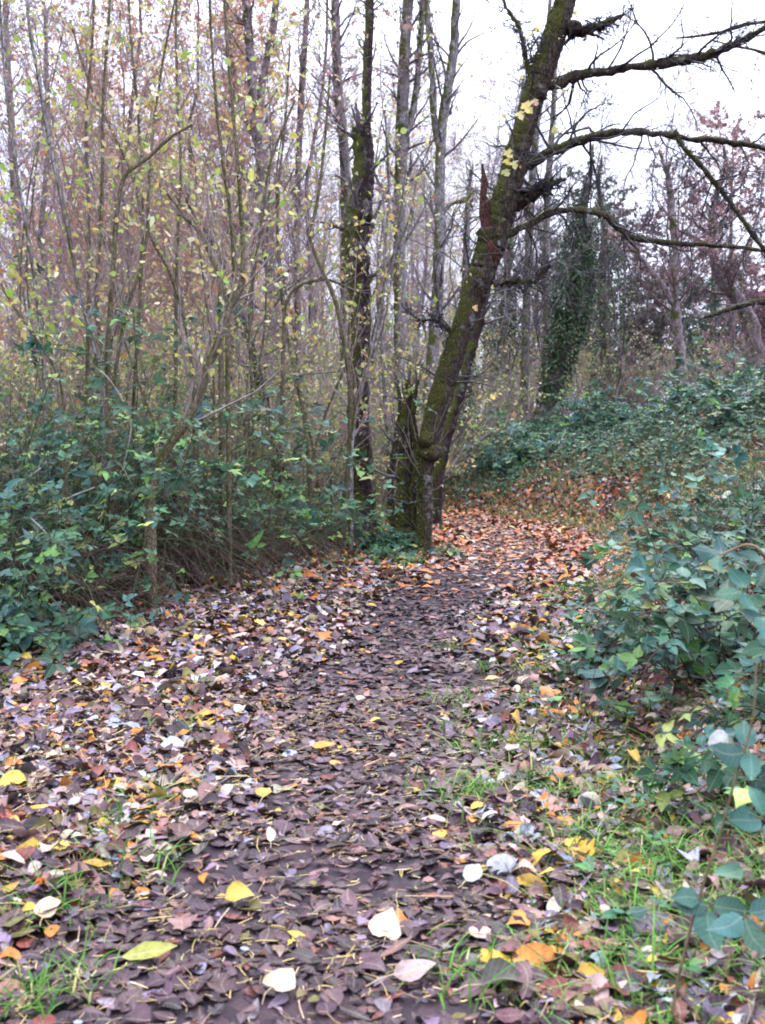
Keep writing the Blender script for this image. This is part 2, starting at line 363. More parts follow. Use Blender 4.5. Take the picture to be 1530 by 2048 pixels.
litter('leaf_litter', 1.6, 5.2, 3000, [(T_ovate, 5), (T_narrow, 4), (T_round, 2), (T_maple, .7), (T_heart, 1)], 0.05, 'close carpet of wet purple-brown and pale fallen leaves in the foreground', 21)
litter('leaf_litter', 5.2, 9.0, 1500, [(T_mid, 5), (T_narrow, 1.5), (T_round, 1)], 0.062, 'carpet of brown, cream and orange fallen leaves along the middle of the path', 22)
litter('leaf_litter', 9.0, 22.5, 520, [(T_simple, 4), (T_mid, 2)], 0.085, 'rusty orange leaf carpet where the path bends away', 23, -4, 6)

# ------------------------------------------------------------------ single leaves that stand out
def leaf_thing(px, py, tp, size, col, label, head=None, tilt=0.15, fold=.2, curl=.3, lift=0.045, seed=0):
    rg = np.random.default_rng(1000 + int(px) + int(py)); p = gpix(px, py); n = tnorm(p[0:1], p[1:2])[0] + rg.normal(0, tilt, 3) + np.array([0, -0.25, 0]); n = norm(n)
    a = rg.uniform(0, 6.28) if head is None else R(head); f = np.array([math.cos(a), math.sin(a), 0]); f = norm(f - (f @ n) * n)
    root = np.array([p[0], p[1], float(zt(p[0], p[1])) + lift]); g = Geo()
    add_leaves(g, tp, (-f * size / 2)[None], f[None], n[None], np.array([size]), np.array([col]) * (.5 if sum(col) > 1.25 else .66), fold, curl * .6, rg)
    b = -f * size / 2; P = np.array([b + n * 0.003, b - f * size * .3 + n * 0.002, b - f * size * .55 + rg.normal(0, .01, 3)])
    v, q = tubes(P, [0.0014] * 3, 4); g.add(v, q, (0.4, 0.3, 0.15))
    o = g.build('fallen_leaf', M_litter); o.location = root; return tag(o, label, 'leaf', 'single fallen leaves standing out of the litter')
CREAM, ORG, YEL, PALE, OLV = (0.52, 0.40, 0.27), (0.58, 0.24, 0.04), (0.6, 0.45, 0.07), (0.5, 0.53, 0.55), (0.15, 0.17, 0.05)
for a in [
    (778, 1880, T_heart, .105, CREAM, 'cream heart-shaped leaf lying tip up on the path at the bottom centre', 80),
    (648, 1512, T_ovate, .11, ORG, 'orange oval leaf lying alone on the dark mud in mid path', 20),
    (1028, 1520, T_ovate, .09, (0.6, 0.54, 0.42), 'whitish upright leaf on the grassy right verge beside dark path mud', 70),
    (1285, 1487, T_round, .085, (0.55, 0.3, 0.1), 'tan and orange leaf in front of the dark bramble hollow on the right', 60),
    (1160, 1735, T_maple, .09, (0.65, 0.38, 0.04), 'bright yellow lobed leaf in the grass of the right verge', 100),
    (1425, 1578, T_round, .06, (0.75, 0.4, 0.03), 'small golden yellow leaf under the bramble spray on the right', 10),
    (300, 1945, T_narrow, .14, (0.27, 0.27, 0.05), 'long yellow-green leaf with dark blotch near the lower left', 10),
    (480, 1828, T_ovate, .085, (0.5, 0.36, 0.05), 'clean yellow pointed leaf left of the bottom path', 15),
    (25, 1600, T_round, .11, (0.55, 0.48, 0.08), 'large yellow leaf with green spots at the left edge', 200),
    (15, 1665, T_maple, .17, (0.28, 0.06, 0.04), 'dark red maple leaf cut by the left edge', 150),
    (95, 1855, T_round, .065, (0.45, 0.36, 0.22), 'small round beige leaf with rim at the lower left', 90),
    (565, 2000, T_heart, .085, (0.58, 0.48, 0.3), 'pale cream leaf on stalk at the bottom edge left of centre', 60),
    (830, 1980, T_ovate, .11, (0.36, 0.26, 0.23), 'pinkish beige leaf at the bottom edge below the heart-shaped one', 20),
    (998, 1968, T_maple, .075, (0.65, 0.33, 0.02), 'orange-yellow crumpled leaf at bottom right of the path', 40),
    (1005, 2012, T_round, .105, (0.06, 0.06, 0.04), 'dark green-brown round leaf at the bottom edge', 0),
    (350, 1517, T_ovate, .12, PALE, 'silvery grey-white leaf on the left side of the mud', 5),
    (275, 1575, T_round, .07, (0.55, 0.54, 0.5), 'crumpled silvery leaf at left beside grass blades', 45),
    (140, 1405, T_narrow, .13, (0.36, 0.38, 0.44), 'blue-grey narrow leaf below the left bramble', 15),
    (115, 1612, T_round, .11, (0.24, 0.27, 0.22), 'grey-green round leaf with long yellow stalk at left', 120),
    (320, 1670, T_ovate, .085, ORG, 'small orange leaf with curled edge left of the path', 20),
    (370, 1598, T_ovate, .08, (0.5, 0.25, 0.1), 'orange-brown leaf beside the silvery crumpled leaf', 0),
    (534, 1610, T_heart, .085, (0.5, 0.27, 0.04), 'olive to orange leaf at left rim of the trodden mud', 80),
    (1095, 1505, T_narrow, .12, (0.7, 0.42, 0.04), 'long golden leaf on the grassy right verge', 5),
    (1245, 1740, T_narrow, .13, (0.14, 0.33, 0.1), 'fresh green pointed leaf lying in right-hand grass', 130),
    (945, 1780, T_ovate, .08, (0.55, 0.57, 0.55), 'grey-white leaf tipped on its side among dark leaves', 60),
    (540, 1700, T_narrow, .08, (0.6, 0.5, 0.42), 'narrow pale leaf standing near the trodden mud at lower left', 100),
    (1185, 2000, T_round, .08, (0.5, 0.3, 0.03), 'mustard leaf in the grass at the bottom right', 0),
    (985, 1375, T_ovate, .09, (0.6, 0.33, 0.1), 'orange leaf on the right rim of the trodden mud further up the path', 20),
    (755, 1462, T_ovate, .07, (0.65, 0.42, 0.05), 'yellow leaf right of the lone orange leaf in mid path', 0),
    (240, 1590, T_ovate, .06, (0.65, 0.45, 0.05), 'small bright yellow leaf between silver leaves on the left', 0),
]: leaf_thing(*a)
# the pale leaf caught on the bramble spray, right
# ------------------------------------------------------------------ grass
def grass(name, pts, per, h, label, seed, col=[(0.07, 0.18, 0.03), (0.11, 0.23, 0.045), (0.24, 0.26, 0.09), (0.035, 0.10, 0.015)], spread=0.06, wd=0.0028):
    rg = np.random.default_rng(seed); pts = np.asarray(pts); N = len(pts) * per
    c = np.repeat(pts, per, 0) + rg.normal(0, spread, (N, 2)); L = h * rg.lognormal(0, 0.35, N)
    a = rg.uniform(0, 6.28, N); d = np.stack([np.cos(a), np.sin(a)], -1); bend = rg.uniform(0.35, 1.7, N)
    s = np.linspace(0, 1, 5)[None, :, None]; base = np.stack([c[:, 0], c[:, 1], zt(c[:, 0], c[:, 1])], -1)[:, None]
    hor = (s ** 1.6) * (bend * L * 0.8)[:, None, None]; ver = (s - 0.45 * s**2.5 * np.minimum(bend, 1.2)[:, None, None]) * L[:, None, None]
    ctr = base + np.concatenate([hor * d[:, None], ver], -1)
    w = wd * (1 - s ** 2 * 0.95) * rg.uniform(0.6, 1.5, N)[:, None, None]
    side = np.stack([-d[:, 1], d[:, 0], np.zeros(N)], -1)[:, None]
    V = np.stack([ctr - side * w, ctr + side * w], 2).reshape(-1, 3)
    i = (np.arange(N)[:, None] * 10 + np.arange(4)[None] * 2).ravel(); q = np.stack([i, i + 1, i + 3, i + 2], -1)
    g = Geo(); g.add(V, q, np.repeat(pick(col, [4, 4, 2, 2], N, rg), 10, 0), np.full((len(V), 2), 0.3))
    return tag(g.build(name, M_grass), label, 'grass', None, 'stuff')
gp = []
for (px, py, k, sp) in [(1290, 1640, 16, .28), (1340, 1800, 10, .2), (1240, 1700, 10, .2), (1150, 1580, 6, .15), (945, 1600, 3, .05), (1000, 1590, 3, .05), (1180, 1820, 8, .2), (1250, 1950, 8, .2),
                        (1100, 2000, 5, .15), (1400, 1900, 10, .2), (1480, 1700, 8, .2), (1060, 1370, 6, .25), (1120, 1300, 8, .3), (1020, 1450, 4, .2), (1330, 1500, 8, .3), (1180, 1450, 6, .3), (1000, 1330, 7, .3), (1080, 1230, 8, .3), (1120, 1180, 8, .3), (1060, 1480, 5, .15), (1450, 2000, 8, .15), (1500, 1850, 6, .12), (1440, 1780, 8, .15), (1380, 1680, 8, .15), (1300, 1900, 6, .12), (1230, 1620, 5, .12)]:
    p = gpix(px, py); gp += list(p[:2] + np.random.default_rng(px).normal(0, sp, (k, 2)))
grass('grass', gp, 34, 0.085, 'fresh green grass mixed with fallen leaves on the right verge', 5)
gp = []
for (px, py, k, sp) in [(40, 1370, 5, .15), (270, 1640, 3, .06), (330, 1600, 3, .05), (240, 1740, 3, .06), (130, 1810, 4, .08), (370, 1390, 3, .08), (450, 1190, 9, .35), (600, 1150, 9, .4), (720, 1130, 9, .4), (800, 1110, 7, .3), (100, 1320, 4, .2), (60, 2010, 3, .06), (380, 1480, 2, .06), (560, 1240, 4, .2), (400, 1160, 7, .3)]:
    p = gpix(px, py); gp += list(p[:2] + np.random.default_rng(px + 7).normal(0, sp, (k, 2)))
grass('grass', gp, 34, 0.085, 'small green grass tufts on the left side of the path', 6)
rg = np.random.default_rng(60); y = 2.0 + 7.5 * rg.random(330) ** 1.1; x = np.interp(y, *XC) + rg.uniform(.6, 1.9, 330) * (.8 + .06 * y); m = ssum(x, y, 3.2, 14) > -.3
grass('grass', np.stack([x[m], y[m]], -1), 34, 0.085, 'short tufts of green grass among the leaves along the right edge of the path', 9, [(0.07, 0.18, 0.03), (0.11, 0.23, 0.045), (0.24, 0.24, 0.10), (0.035, 0.10, 0.015)], 0.05, 0.0028)
rg = np.random.default_rng(63); n = 900; y = 2.2 + 7 * rg.random(n); x = np.interp(y, *XC) + rg.uniform(.75, 2.2, n) * (.8 + .05 * y); m = ssum(x, y, 4, 15) > .02; x, y = x[m], y[m]; n = len(x); g = Geo()
for an in (0, 1.5, -1.5):
    a = rg.uniform(0, 6.28, n) if an == 0 else a; f = np.stack([np.cos(a + an), np.sin(a + an), .2 + 0 * a], -1)
    add_leaves(g, T_bramble, np.stack([x, y, zt(x, y) + .05 + .03 * np.sin(a * 3)], -1), f, tnorm(x, y) + rg.standard_normal((n, 3)) * .25, .038 * rg.lognormal(0, .3, n), pick([(.03, .11, .05), (.06, .16, .04), (.03, .09, .06)], [3, 2, 2], n, rg), .2, .25, rg)
tag(g.build('low_bramble_leaves', M_live), 'small creeping three-part green leaves on the right verge', 'ground cover', None, 'stuff')
rg = np.random.default_rng(61); y = rg.uniform(8, 24, 900); x = np.interp(y, *ER) + rg.uniform(-0.12, 1.7, 900) * (0.6 + y * 0.03)
grass('grass', np.stack([x, y], -1), 14, 0.20, 'dry straw and green grass at the foot of the bank', 7, [(0.22, 0.17, 0.08), (0.11, 0.18, 0.05), (0.26, 0.21, 0.12), (0.07, 0.13, 0.03)], 0.14, 0.0045)
rg = np.random.default_rng(62); y = rg.uniform(8, 22, 420); x = np.interp(y, *EL) + rg.uniform(-2.6, -0.25, 420)
grass('grass', np.stack([x, y], -1), 12, 0.32, 'tall thin grass growing through the left thicket', 8, [(0.12, 0.14, 0.05), (0.07, 0.13, 0.03), (0.18, 0.14, 0.08), (0.06, 0.1, 0.025)], 0.12, 0.0035)

# ------------------------------------------------------------------ branching
def spawn(P, r, m, rg, lr=0.5, ang=(25, 60), up=0.15, K=5, wob=0.12, tmin=0.2, rr=0.5, tmax=1.0, minr=0.0012, L0=None, taper=0.25):
    N, K0, _ = P.shape; t = rg.uniform(tmin, tmax, (N, m)); ft = t * (K0 - 1); i = np.minimum(ft.astype(int), K0 - 2); u = (ft - i)[..., None]
    n_ = np.arange(N)[:, None]; st = P[n_, i] * (1 - u) + P[n_, i + 1] * u; tg = norm(P[n_, i + 1] - P[n_, i])
    rad = (r[n_, i] * (1 - u[..., 0]) + r[n_, i + 1] * u[..., 0]) * rr
    plen = np.linalg.norm(np.diff(P, axis=1), axis=-1).sum(1)[:, None]
    L = (plen if L0 is None else L0) * lr * (1 - 0.45 * t) * rg.uniform(0.6, 1.3, (N, m))
    q = rg.standard_normal((N, m, 3)); q = norm(q - (q * tg).sum(-1, keepdims=True) * tg)
    a = np.radians(rg.uniform(*ang, (N, m)))[..., None]; d = norm(np.cos(a) * tg + np.sin(a) * q + np.array([0, 0, up]))
    st = st.reshape(-1, 3); d = d.reshape(-1, 3); L = L.ravel(); rad = np.maximum(rad.ravel(), minr); M = len(st)
    out = [st]
    for k in range(K - 1):
        d = norm(d + wob * rg.standard_normal((M, 3)) + np.array([0, 0, up * 0.35])); out.append(out[-1] + d * (L / (K - 1))[:, None])
    rad = rad[:, None] * np.linspace(1, taper, K)[None]
    return np.stack(out, 1), np.maximum(rad, minr * 0.6)
def along(P, n, rg, tmin=0.1):
    N, K, _ = P.shape; k = rg.integers(0, N, n); t = rg.uniform(tmin, 1, n) * (K - 1); i = np.minimum(t.astype(int), K - 2); u = (t - i)[:, None]
    return P[k, i] * (1 - u) + P[k, i + 1] * u, norm(P[k, i + 1] - P[k, i])
def twigleaves(g, P, n, rg, size, pal, w, tpl=T_simple, droop=0.5, tmin=.1):
    p, t = along(P, n, rg, tmin); f = norm(t * 0.4 + rg.standard_normal((n, 3)) * 0.7 + np.array([0, 0, -droop]))
    add_leaves(g, tpl, p, f, rg.standard_normal((n, 3)) + np.array([0, -0.3, 0.5]), size * rg.lognormal(0, .3, n), pick(pal, w, n, rg), 0.2, 0.3, rg)
def polyline(pts, Y, m):
    """pts (px,py,widthpx[,dY]) at depth Y -> P [m,3], r [m]"""
    a = [(*pix(p[0], p[1], Y + (p[3] if len(p) > 3 else 0)), p[2] / 2 / F * (Y + (p[3] if len(p) > 3 else 0))) for p in pts]
    q = catmull(np.array(a), m); return q[:, :3], np.maximum(q[:, 3], 0.002)
def addt(g, P, r, sides, col, rough=0, seed=0):
    v, q = tubes(P, r, sides, seed, rough); g.add(v, q, col)
def bumpy(P, r, rg, a): return P + rg.standard_normal(P.shape) * r[..., None] * a, r * (1 + rg.normal(0, a * 0.8, r.shape))
TW = (0.13, 0.11, 0.115)

# ---------------- the leaning mossy tree
def rel(P, o): return P - o
D = 12.3
root = gpix(846, 1108); root[2] = float(zt(root[0], root[1]))
main = thing('mossy_tree', root, 'large leaning tree with green mossy trunk and long bare branches over the path', 'tree')
rg = np.random.default_rng(1)
Pm, rm = polyline([(846, 1118, 52), (846, 1085, 40), (850, 1010, 36), (850, 950, 38), (856, 895, 52), (874, 820, 58), (896, 745, 56), (922, 665, 54), (950, 585, 66), (972, 520, 66), (992, 460, 70), (1012, 395, 66), (1032, 320, 58), (1050, 250, 52), (1066, 195, 56), (1085, 140, 56), (1108, 75, 50), (1128, 10, 48), (1150, -80, 44), (1185, -200, 40), (1230, -330, 30), (1260, -470, 18)], D, 300); rm = rm * np.interp(np.arange(300), [0, 20, 40, 110, 300], [1, .92, .8, .8, .9])
Pb, rb = bumpy(Pm, rm, rg, 0.018); rb = rb * (1 + .09 * ssum(np.arange(300) * .1, np.zeros(300), 2.2, 5)); g = Geo(); addt(g, rel(Pb, root), rb, 26, (1, 1, 1), 0.028, 3)
def moss_tufts(gm, P, r, n, side, size=.022, up=0.0):
    rg2 = np.random.default_rng(len(P) + n); k = rg2.integers(0, len(P) - 1, n); u = rg2.random((n, 1)); c = P[k] * (1 - u) + P[k + 1] * u; T = norm(P[k + 1] - P[k])
    o = norm(np.array(side) + rg2.standard_normal((n, 3)) * .75); o = norm(o - (o * T).sum(-1, keepdims=True) * T)
    m = ssum(c[:, 2] * 1.0 + o[:, 0] * .3, o[:, 1] * .4 + c[:, 0], 5.5, 3) > -.08; c, o, k = c[m], o[m], k[m]; n = len(c)
    add_leaves(gm, T_simple, c + o * (r[k, None] * .93), o + rg2.standard_normal((n, 3)) * .8 + [0, 0, .1], rg2.standard_normal((n, 3)), size * rg2.lognormal(0, .35, n), pick([(.08, .085, .02), (.055, .062, .015), (.12, .12, .035)], [3, 3, 1], n, rg2), .2, .3, rg2)
gm = Geo(); moss_tufts(gm, rel(Pb, root), rb, 15000, (-.8, -.35, .35))
# burls
for (px, py, s) in [(978, 470, 22), (1075, 185, 20), (1045, 300, 18), (862, 905, 24), (855, 880, 22), (1148, 55, 16)]:
    p = rel(pix(px, py, D - 0.08), root); s_ = s / F * D
    P = p + np.linspace(-1, 1, 7)[:, None] * np.array([0.1, 0, 0.9]) * s_; addt(g, P, s_ * np.sqrt(np.maximum(1 - np.linspace(-1, 1, 7) ** 2, 0.01)), 8, (1, 1, 1), 0.12, px)
g.build('trunk', M_moss, main)
BR = [[(1092, 175, 20), (1120, 165, 18), (1150, 148, 17), (1200, 137, 16), (1260, 125, 15), (1320, 112, 17), (1380, 103, 17), (1440, 85, 15), (1490, 62, 14), (1540, 35, 12, -.3), (1620, -20, 9, -.5)],
      [(1135, 62, 20), (1165, 62, 20), (1190, 55, 16), (1212, 46, 14), (1232, 36, 10), (1252, 28, 3)],
      [(1040, 335, 24), (1070, 318, 20), (1110, 296, 18), (1160, 275, 17), (1210, 258, 14), (1270, 250, 13), (1330, 252, 12), (1400, 258, 11), (1470, 262, 11), (1540, 270, 9), (1640, 300, 6)],
      [(1030, 405, 30), (1050, 393, 26), (1072, 378, 22), (1098, 368, 15), (1132, 357, 5)],
      [(1000, 475, 14), (1025, 465, 14), (1060, 445, 13), (1100, 424, 13), (1140, 415, 12), (1180, 413, 12), (1220, 422, 13), (1250, 445, 13), (1280, 463, 12), (1330, 470, 10), (1400, 474, 9), (1480, 477, 8), (1560, 485, 6)],
      [(965, 575, 18), (1000, 565, 13), (1035, 562, 11), (1060, 565, 13), (1080, 550, 11), (1100, 532, 6)],
      [(1350, 262, 9), (1362, 290, 8), (1400, 330, 10), (1440, 380, 9), (1475, 425, 9), (1520, 490, 10), (1580, 560, 8)],
      [(1070, 170, 12), (1052, 120, 10), (1040, 60, 8), (1010, 10, 6), (990, -60, 4)],
      [(925, 670, 12), (900, 660, 10), (870, 640, 8), (840, 640, 5), (815, 620, 3)]]
allb = []
for k, b in enumerate(BR):
    P, r = polyline(b, D, 44); P, r = bumpy(P, r, rg, 0.16); P[:, 1] += np.linspace(0, (-1) ** k * 0.5, 44) * (len(b) > 7)
    g = Geo(); addt(g, rel(P, root), r, 8, (1, 1, 1), 0.13, k)
    # shaggy moss and short spurs
    sp, sr = spawn(P[None], r[None], 26 if len(b) > 7 else 12, rg, 1, (50, 100), 0.05, 4, 0.35, 0.05, 0.3, L0=0.07, minr=0.003)
    addt(g, rel(sp, root), sr, 4, (1, 1, 1)); g.build('branch', M_moss, main); allb.append((P, r)); moss_tufts(gm, rel(P, root), r, 700 if len(b) > 7 else 350, (0, -.2, .9), .018)
P, r = polyline([(992, 520, 14), (976, 470, 22), (969, 430, 21), (967, 390, 16), (968, 360, 11), (964, 328, 4)], D - .12, 16); P, r = bumpy(P, r, rg, .1)
g = Geo(); addt(g, rel(P, root), r, 8, (1, 1, 1), .15, 4); tag(g.build('broken_stub', M_snag, main), 'reddish splintered upright stub')
g = Geo()
for P, r in allb:
    if len(P) < 44: continue
    m = 22; a, ar = spawn(P[None], r[None], m, rg, 0.34, (30, 80), -0.02, 8, 0.24, 0.1, 0.4, minr=.008)
    b, br = spawn(a, ar, 6, rg, 0.5, (25, 60), 0, 5, 0.24, .15, .5, minr=.0055); c, cr = spawn(b, br, 4, rg, 0.6, (25, 60), 0, 4, 0.24, .2, .6, minr=.0042)
    for q, s in ((a, ar), (b, br), (c, cr)): addt(g, rel(q, root), s, 3, (.055, .05, .06))
a, ar = spawn(Pm[None], rm[None], 40, rg, 0.10, (50, 85), 0, 7, 0.22, 0.25, 0.12); b, br = spawn(a, ar, 5, rg, 0.55, (25, 60), 0, 5, .2)
c, cr = spawn(b, br, 4, rg, .5, K=4)
for q, s in ((a, ar), (b, br), (c, cr)): addt(g, rel(q, root), s, 3, (.055, .05, .06))
# fan of thin shoots near the mossy collar
a, ar = spawn(Pm[None, 90:170], rm[None, 90:170], 9, rg, 1.0, (50, 90), .1, 9, .16, .05, .08, L0=2.2, minr=.004); b, br = spawn(a, ar, 9, rg, .5, (25, 60), -.05, 6, .2, .15, .6, minr=.0026); c2, cr2 = spawn(b, br, 4, rg, .5, (25, 60), 0, 4, .2, minr=.0022)
for q, s in ((a, ar), (b, br), (c2, cr2)): addt(g, rel(q, root), s, 3, (.16, .15, .14))
a, ar = spawn(Pm[None, 30:60], rm[None, 30:60], 22, rg, 1.0, (15, 60), 0.25, 7, .12, 0.1, .1, L0=1.0); addt(g, rel(a, root), ar, 3, (0.2, 0.17, 0.12))
tag(g.build('twig', M_twig, main), kind='stuff')
g = Geo(); twigleaves(g, rel(c, root), 160, rg, .05, [(0.5, 0.42, 0.1), (0.5, 0.46, 0.22), (0.55, .3, .08)], [3, 2, 1], T_mid)
for (px, py, s, c_) in [(1050, 205, .17, (0.75, 0.62, 0.2)), (1035, 225, .12, (0.7, 0.6, 0.25)), (1015, 300, .12, (0.62, 0.55, 0.2)), (1022, 325, .11, (0.6, 0.56, 0.25)), (1008, 340, .1, (0.5, 0.5, 0.2)), (1065, 200, .1, (.7, .5, .3)), (1012, 318, .1, (.55, .5, .12)), (948, 612, .08, (.7, .45, .2))]:
    add_leaves(g, T_maple, rel(pix(px, py, D - .4), root)[None], np.array([[.4, -.2, -.7]]), np.array([[0.1, -1, .2]]), np.array([s]), np.array([c_]), rg=rg)
g.build('foliage', M_canopy, main)
tag(gm.build('moss', M_live, main), kind='stuff')

def simple_tree(name, pts, Y, label, cat, mat, rough=.04, sides=12, sub=(10, 5, 4), lr=.14, leafn=0, leafpal=None, group=None, K=60, ang=(30, 70), tmin=.3, tw=TW, leafsize=.05, basepx=None, wob=.15, fork=None, up=.15, moss_shag=0, seed=0, leaftpl=T_simple, rr=.3):
    rg = np.random.default_rng(seed + int(pts[0][0]) * 7)
    P, r = polyline(pts, Y, K); z0 = float(zt(P[0, 0], P[0, 1])); 
    if abs(P[0, 2] - z0) > 0.02:                                      # run the foot down into the soil
        n = max(3, int(abs(P[0, 2] - z0) / .15)); ex = np.linspace(0, 1, n, endpoint=False)[:, None]
        foot = np.array([P[0, 0], P[0, 1], z0 - 0.05]); P = np.vstack([foot + (P[0] - foot) * ex, P]); r = np.concatenate([np.full(n, r[0] * 1.1), r])
    root = np.array([P[0, 0], P[0, 1], z0]); t = thing(name, root, label, cat, group)
    P, r = bumpy(P, r, rg, rough); P = P - root; g = Geo(); addt(g, P, r, sides, (1, 1, 1), rough, seed)
    lines = [(P, r)]
    g.build('trunk' if 'tree' in name else 'stem', mat, t)
    for f in (fork or []):
        q, s = polyline(f, Y, 24); q, s = bumpy(q - root, s, rg, rough); gg = Geo(); addt(gg, q, s, max(6, sides - 4), (1, 1, 1), rough, 5); gg.build('branch', mat, t); lines.append((q, s))
    g = Geo(); last = None; tips = []
    for (q, s) in lines:
        a, ar = spawn(q[None], s[None], sub[0], rg, lr, ang, up, 7, wob, tmin, rr); addt(g, a, ar, 4, tw)
        b, br = spawn(a, ar, sub[1], rg, .5, (25, 60), up * .6, 5, wob); addt(g, b, br, 3, tw); tips.append(b)
        if sub[2]: c, cr = spawn(b, br, sub[2], rg, .5, (25, 60), up * .4, 4, wob, minr=.0012); addt(g, c, cr, 3, tw); tips.append(c)
    tag(g.build('twig', M_twig, t), kind='stuff')
    if leafn:
        g = Geo(); k = sum(len(x) for x in tips)
        for x in tips: twigleaves(g, x, max(1, int(leafn * len(x) / k)), rg, leafsize, leafpal[0], leafpal[1], leaftpl)
        g.build('foliage', M_canopy, t)
    return t
YG = ([(0.40, 0.38, 0.10), (0.24, 0.33, 0.06), (0.50, 0.36, 0.12), (0.55, 0.50, 0.28), (0.35, 0.16, .08)], [4, 3.5, 2.2, 3, .8])
OR = ([(0.70, 0.34, 0.14), (0.66, 0.42, 0.22), (0.5, 0.24, 0.16)], [4, 3, 2])
PK = ([(0.32, 0.17, 0.16), (0.4, 0.25, 0.2), (0.24, 0.13, 0.14)], [3, 2, 2])

# ---------------- other main trunks
simple_tree('dark_tree', [(733, 1062, 70), (728, 1020, 54), (722, 930, 48), (718, 840, 44), (716, 740, 43), (720, 640, 44), (716, 560, 48), (712, 500, 50), (718, 430, 52), (726, 360, 44), (728, 300, 40), (724, 262, 34), (722, 250, 14)], 13.6,
    'thick dark broken-topped trunk left of the mossy leaning tree, pale lichen patch halfway up', 'tree', M_dark, .05, 16, (26, 5, 4), .12, 380, YG, tmin=.4, K=80,
    fork=[[(728, 310, 22), (733, 250, 20), (735, 150, 18), (738, 60, 17), (742, -60, 15), (745, -260, 11)], [(708, 470, 14), (690, 455, 12), (678, 450, 8)]])
simple_tree('dark_tree', [(812, 1100, 62), (812, 1060, 46), (812, 980, 38), (810, 900, 32), (812, 840, 26), (818, 790, 18), (815, 760, 10)], 12.6,
    'short dark knobbly trunk at the foot of the mossy leaning tree', 'tree', M_dark, .08, 12, (16, 5, 3), .22, 120, YG, tmin=.3)
simple_tree('dark_sapling', [(790, 1085, 22), (786, 1030, 16), (782, 960, 14), (790, 890, 12), (800, 820, 9), (795, 760, 6)], 13.2, 'thin dark upright stem left of the knobbly trunk', 'sapling', M_dark, .1, 8, (14, 5, 3), .3, 60, YG)
simple_tree('dark_sapling', [(830, 1112, 26), (832, 1050, 22), (828, 980, 18), (834, 900, 15), (826, 830, 12), (836, 760, 8)], 12.5, 'dark stem pressed against the foot of the mossy leaning tree', 'sapling', M_dark, .1, 8, (14, 5, 3), .3, 60, YG)
simple_tree('dark_tree', [(872, 975, 26), (890, 890, 24), (916, 800, 22), (938, 720, 20), (955, 640, 28), (975, 560, 24), (990, 500, 20)], 17,
    'dark ivy-dotted trunk behind the mossy leaning tree following its slant', 'tree', M_dark, .07, 10, (14, 4, 3), .2, 200, ([(0.03, 0.07, 0.025)], [1]), tmin=.1)
simple_tree('pale_tree', [(856, 900, 30), (858, 800, 28), (866, 700, 25), (874, 600, 25), (878, 500, 23), (879, 400, 22), (880, 300, 21), (888, 220, 21), (905, 120, 19), (910, 40, 18), (915, -100, 14), (920, -260, 8)], 19,
    'tall grey trunk directly left of the mossy leaning trunk, forking near the top', 'tree', M_pale, .05, 12, (34, 6, 4), .12, 300, YG, K=80,
    fork=[[(880, 300, 16), (868, 230, 14), (865, 150, 13), (858, 60, 12), (850, -80, 8)], [(878, 440, 9), (900, 410, 7), (930, 400, 6), (950, 380, 3)]])
simple_tree('pale_tree', [(800, 960, 26), (800, 800, 24), (800, 650, 24), (799, 500, 24), (801, 350, 24), (806, 200, 24), (809, 100, 22), (820, -50, 18), (826, -220, 10)], 22,
    'straight pinkish grey trunk between the dark broken trunk and the forked grey trunk', 'tree', M_pale, .04, 12, (34, 6, 4), .12, 500, YG, K=80,
    fork=[[(804, 300, 14), (828, 210, 13), (838, 120, 12), (845, 20, 12), (850, -100, 9)]])
simple_tree('pale_tree', [(690, 950, 22), (690, 700, 22), (692, 450, 22), (688, 300, 20), (676, 180, 19), (672, 60, 18), (668, -120, 14)], 24,
    'slim pale grey trunk just left of the dark broken trunk', 'tree', M_pale, .04, 10, (30, 6, 4), .12, 700, YG, K=70)
simple_tree('pale_tree', [(600, 950, 14), (598, 760, 14), (594, 500, 13), (600, 250, 13), (612, 50, 11), (620, -150, 8)], 24,
    'slender grey trunk between the curved sapling and the dark broken trunk', 'tree', M_far, .04, 8, (30, 6, 4), .13, 900, YG, K=60)
simple_tree('brown_tree', [(540, 960, 26), (540, 860, 23), (538, 700, 22), (545, 560, 25), (528, 440, 26), (522, 330, 22), (512, 250, 21), (502, 130, 18), (492, 0, 17), (480, -200, 12)], 21,
    'reddish brown trunk behind the tall thin green stems, bulging at mid height', 'tree', M_far, .09, 12, (34, 6, 4), .12, 1500, YG, K=80,
    fork=[[(515, 250, 16), (528, 150, 14), (545, 60, 14), (560, -60, 11)]])
simple_tree('brown_tree', [(455, 950, 18), (455, 600, 17), (460, 300, 15), (465, 150, 14), (455, 50, 13), (440, -200, 9)], 24,
    'brown trunk partly hidden behind the paired green stems', 'tree', M_far, .06, 10, (34, 6, 4), .12, 1500, YG, K=70)
simple_tree('dark_tree', [(556, 900, 20), (545, 860, 18), (525, 790, 18), (510, 730, 17), (500, 690, 15), (485, 640, 12), (470, 590, 10), (430, 500, 8), (390, 430, 6), (370, 400, 5)], 13.5,
    'thin dark trunk leaning left behind the curved sapling, rough with stubs', 'tree', M_dark, .12, 8, (16, 5, 4), .2, 400, YG)
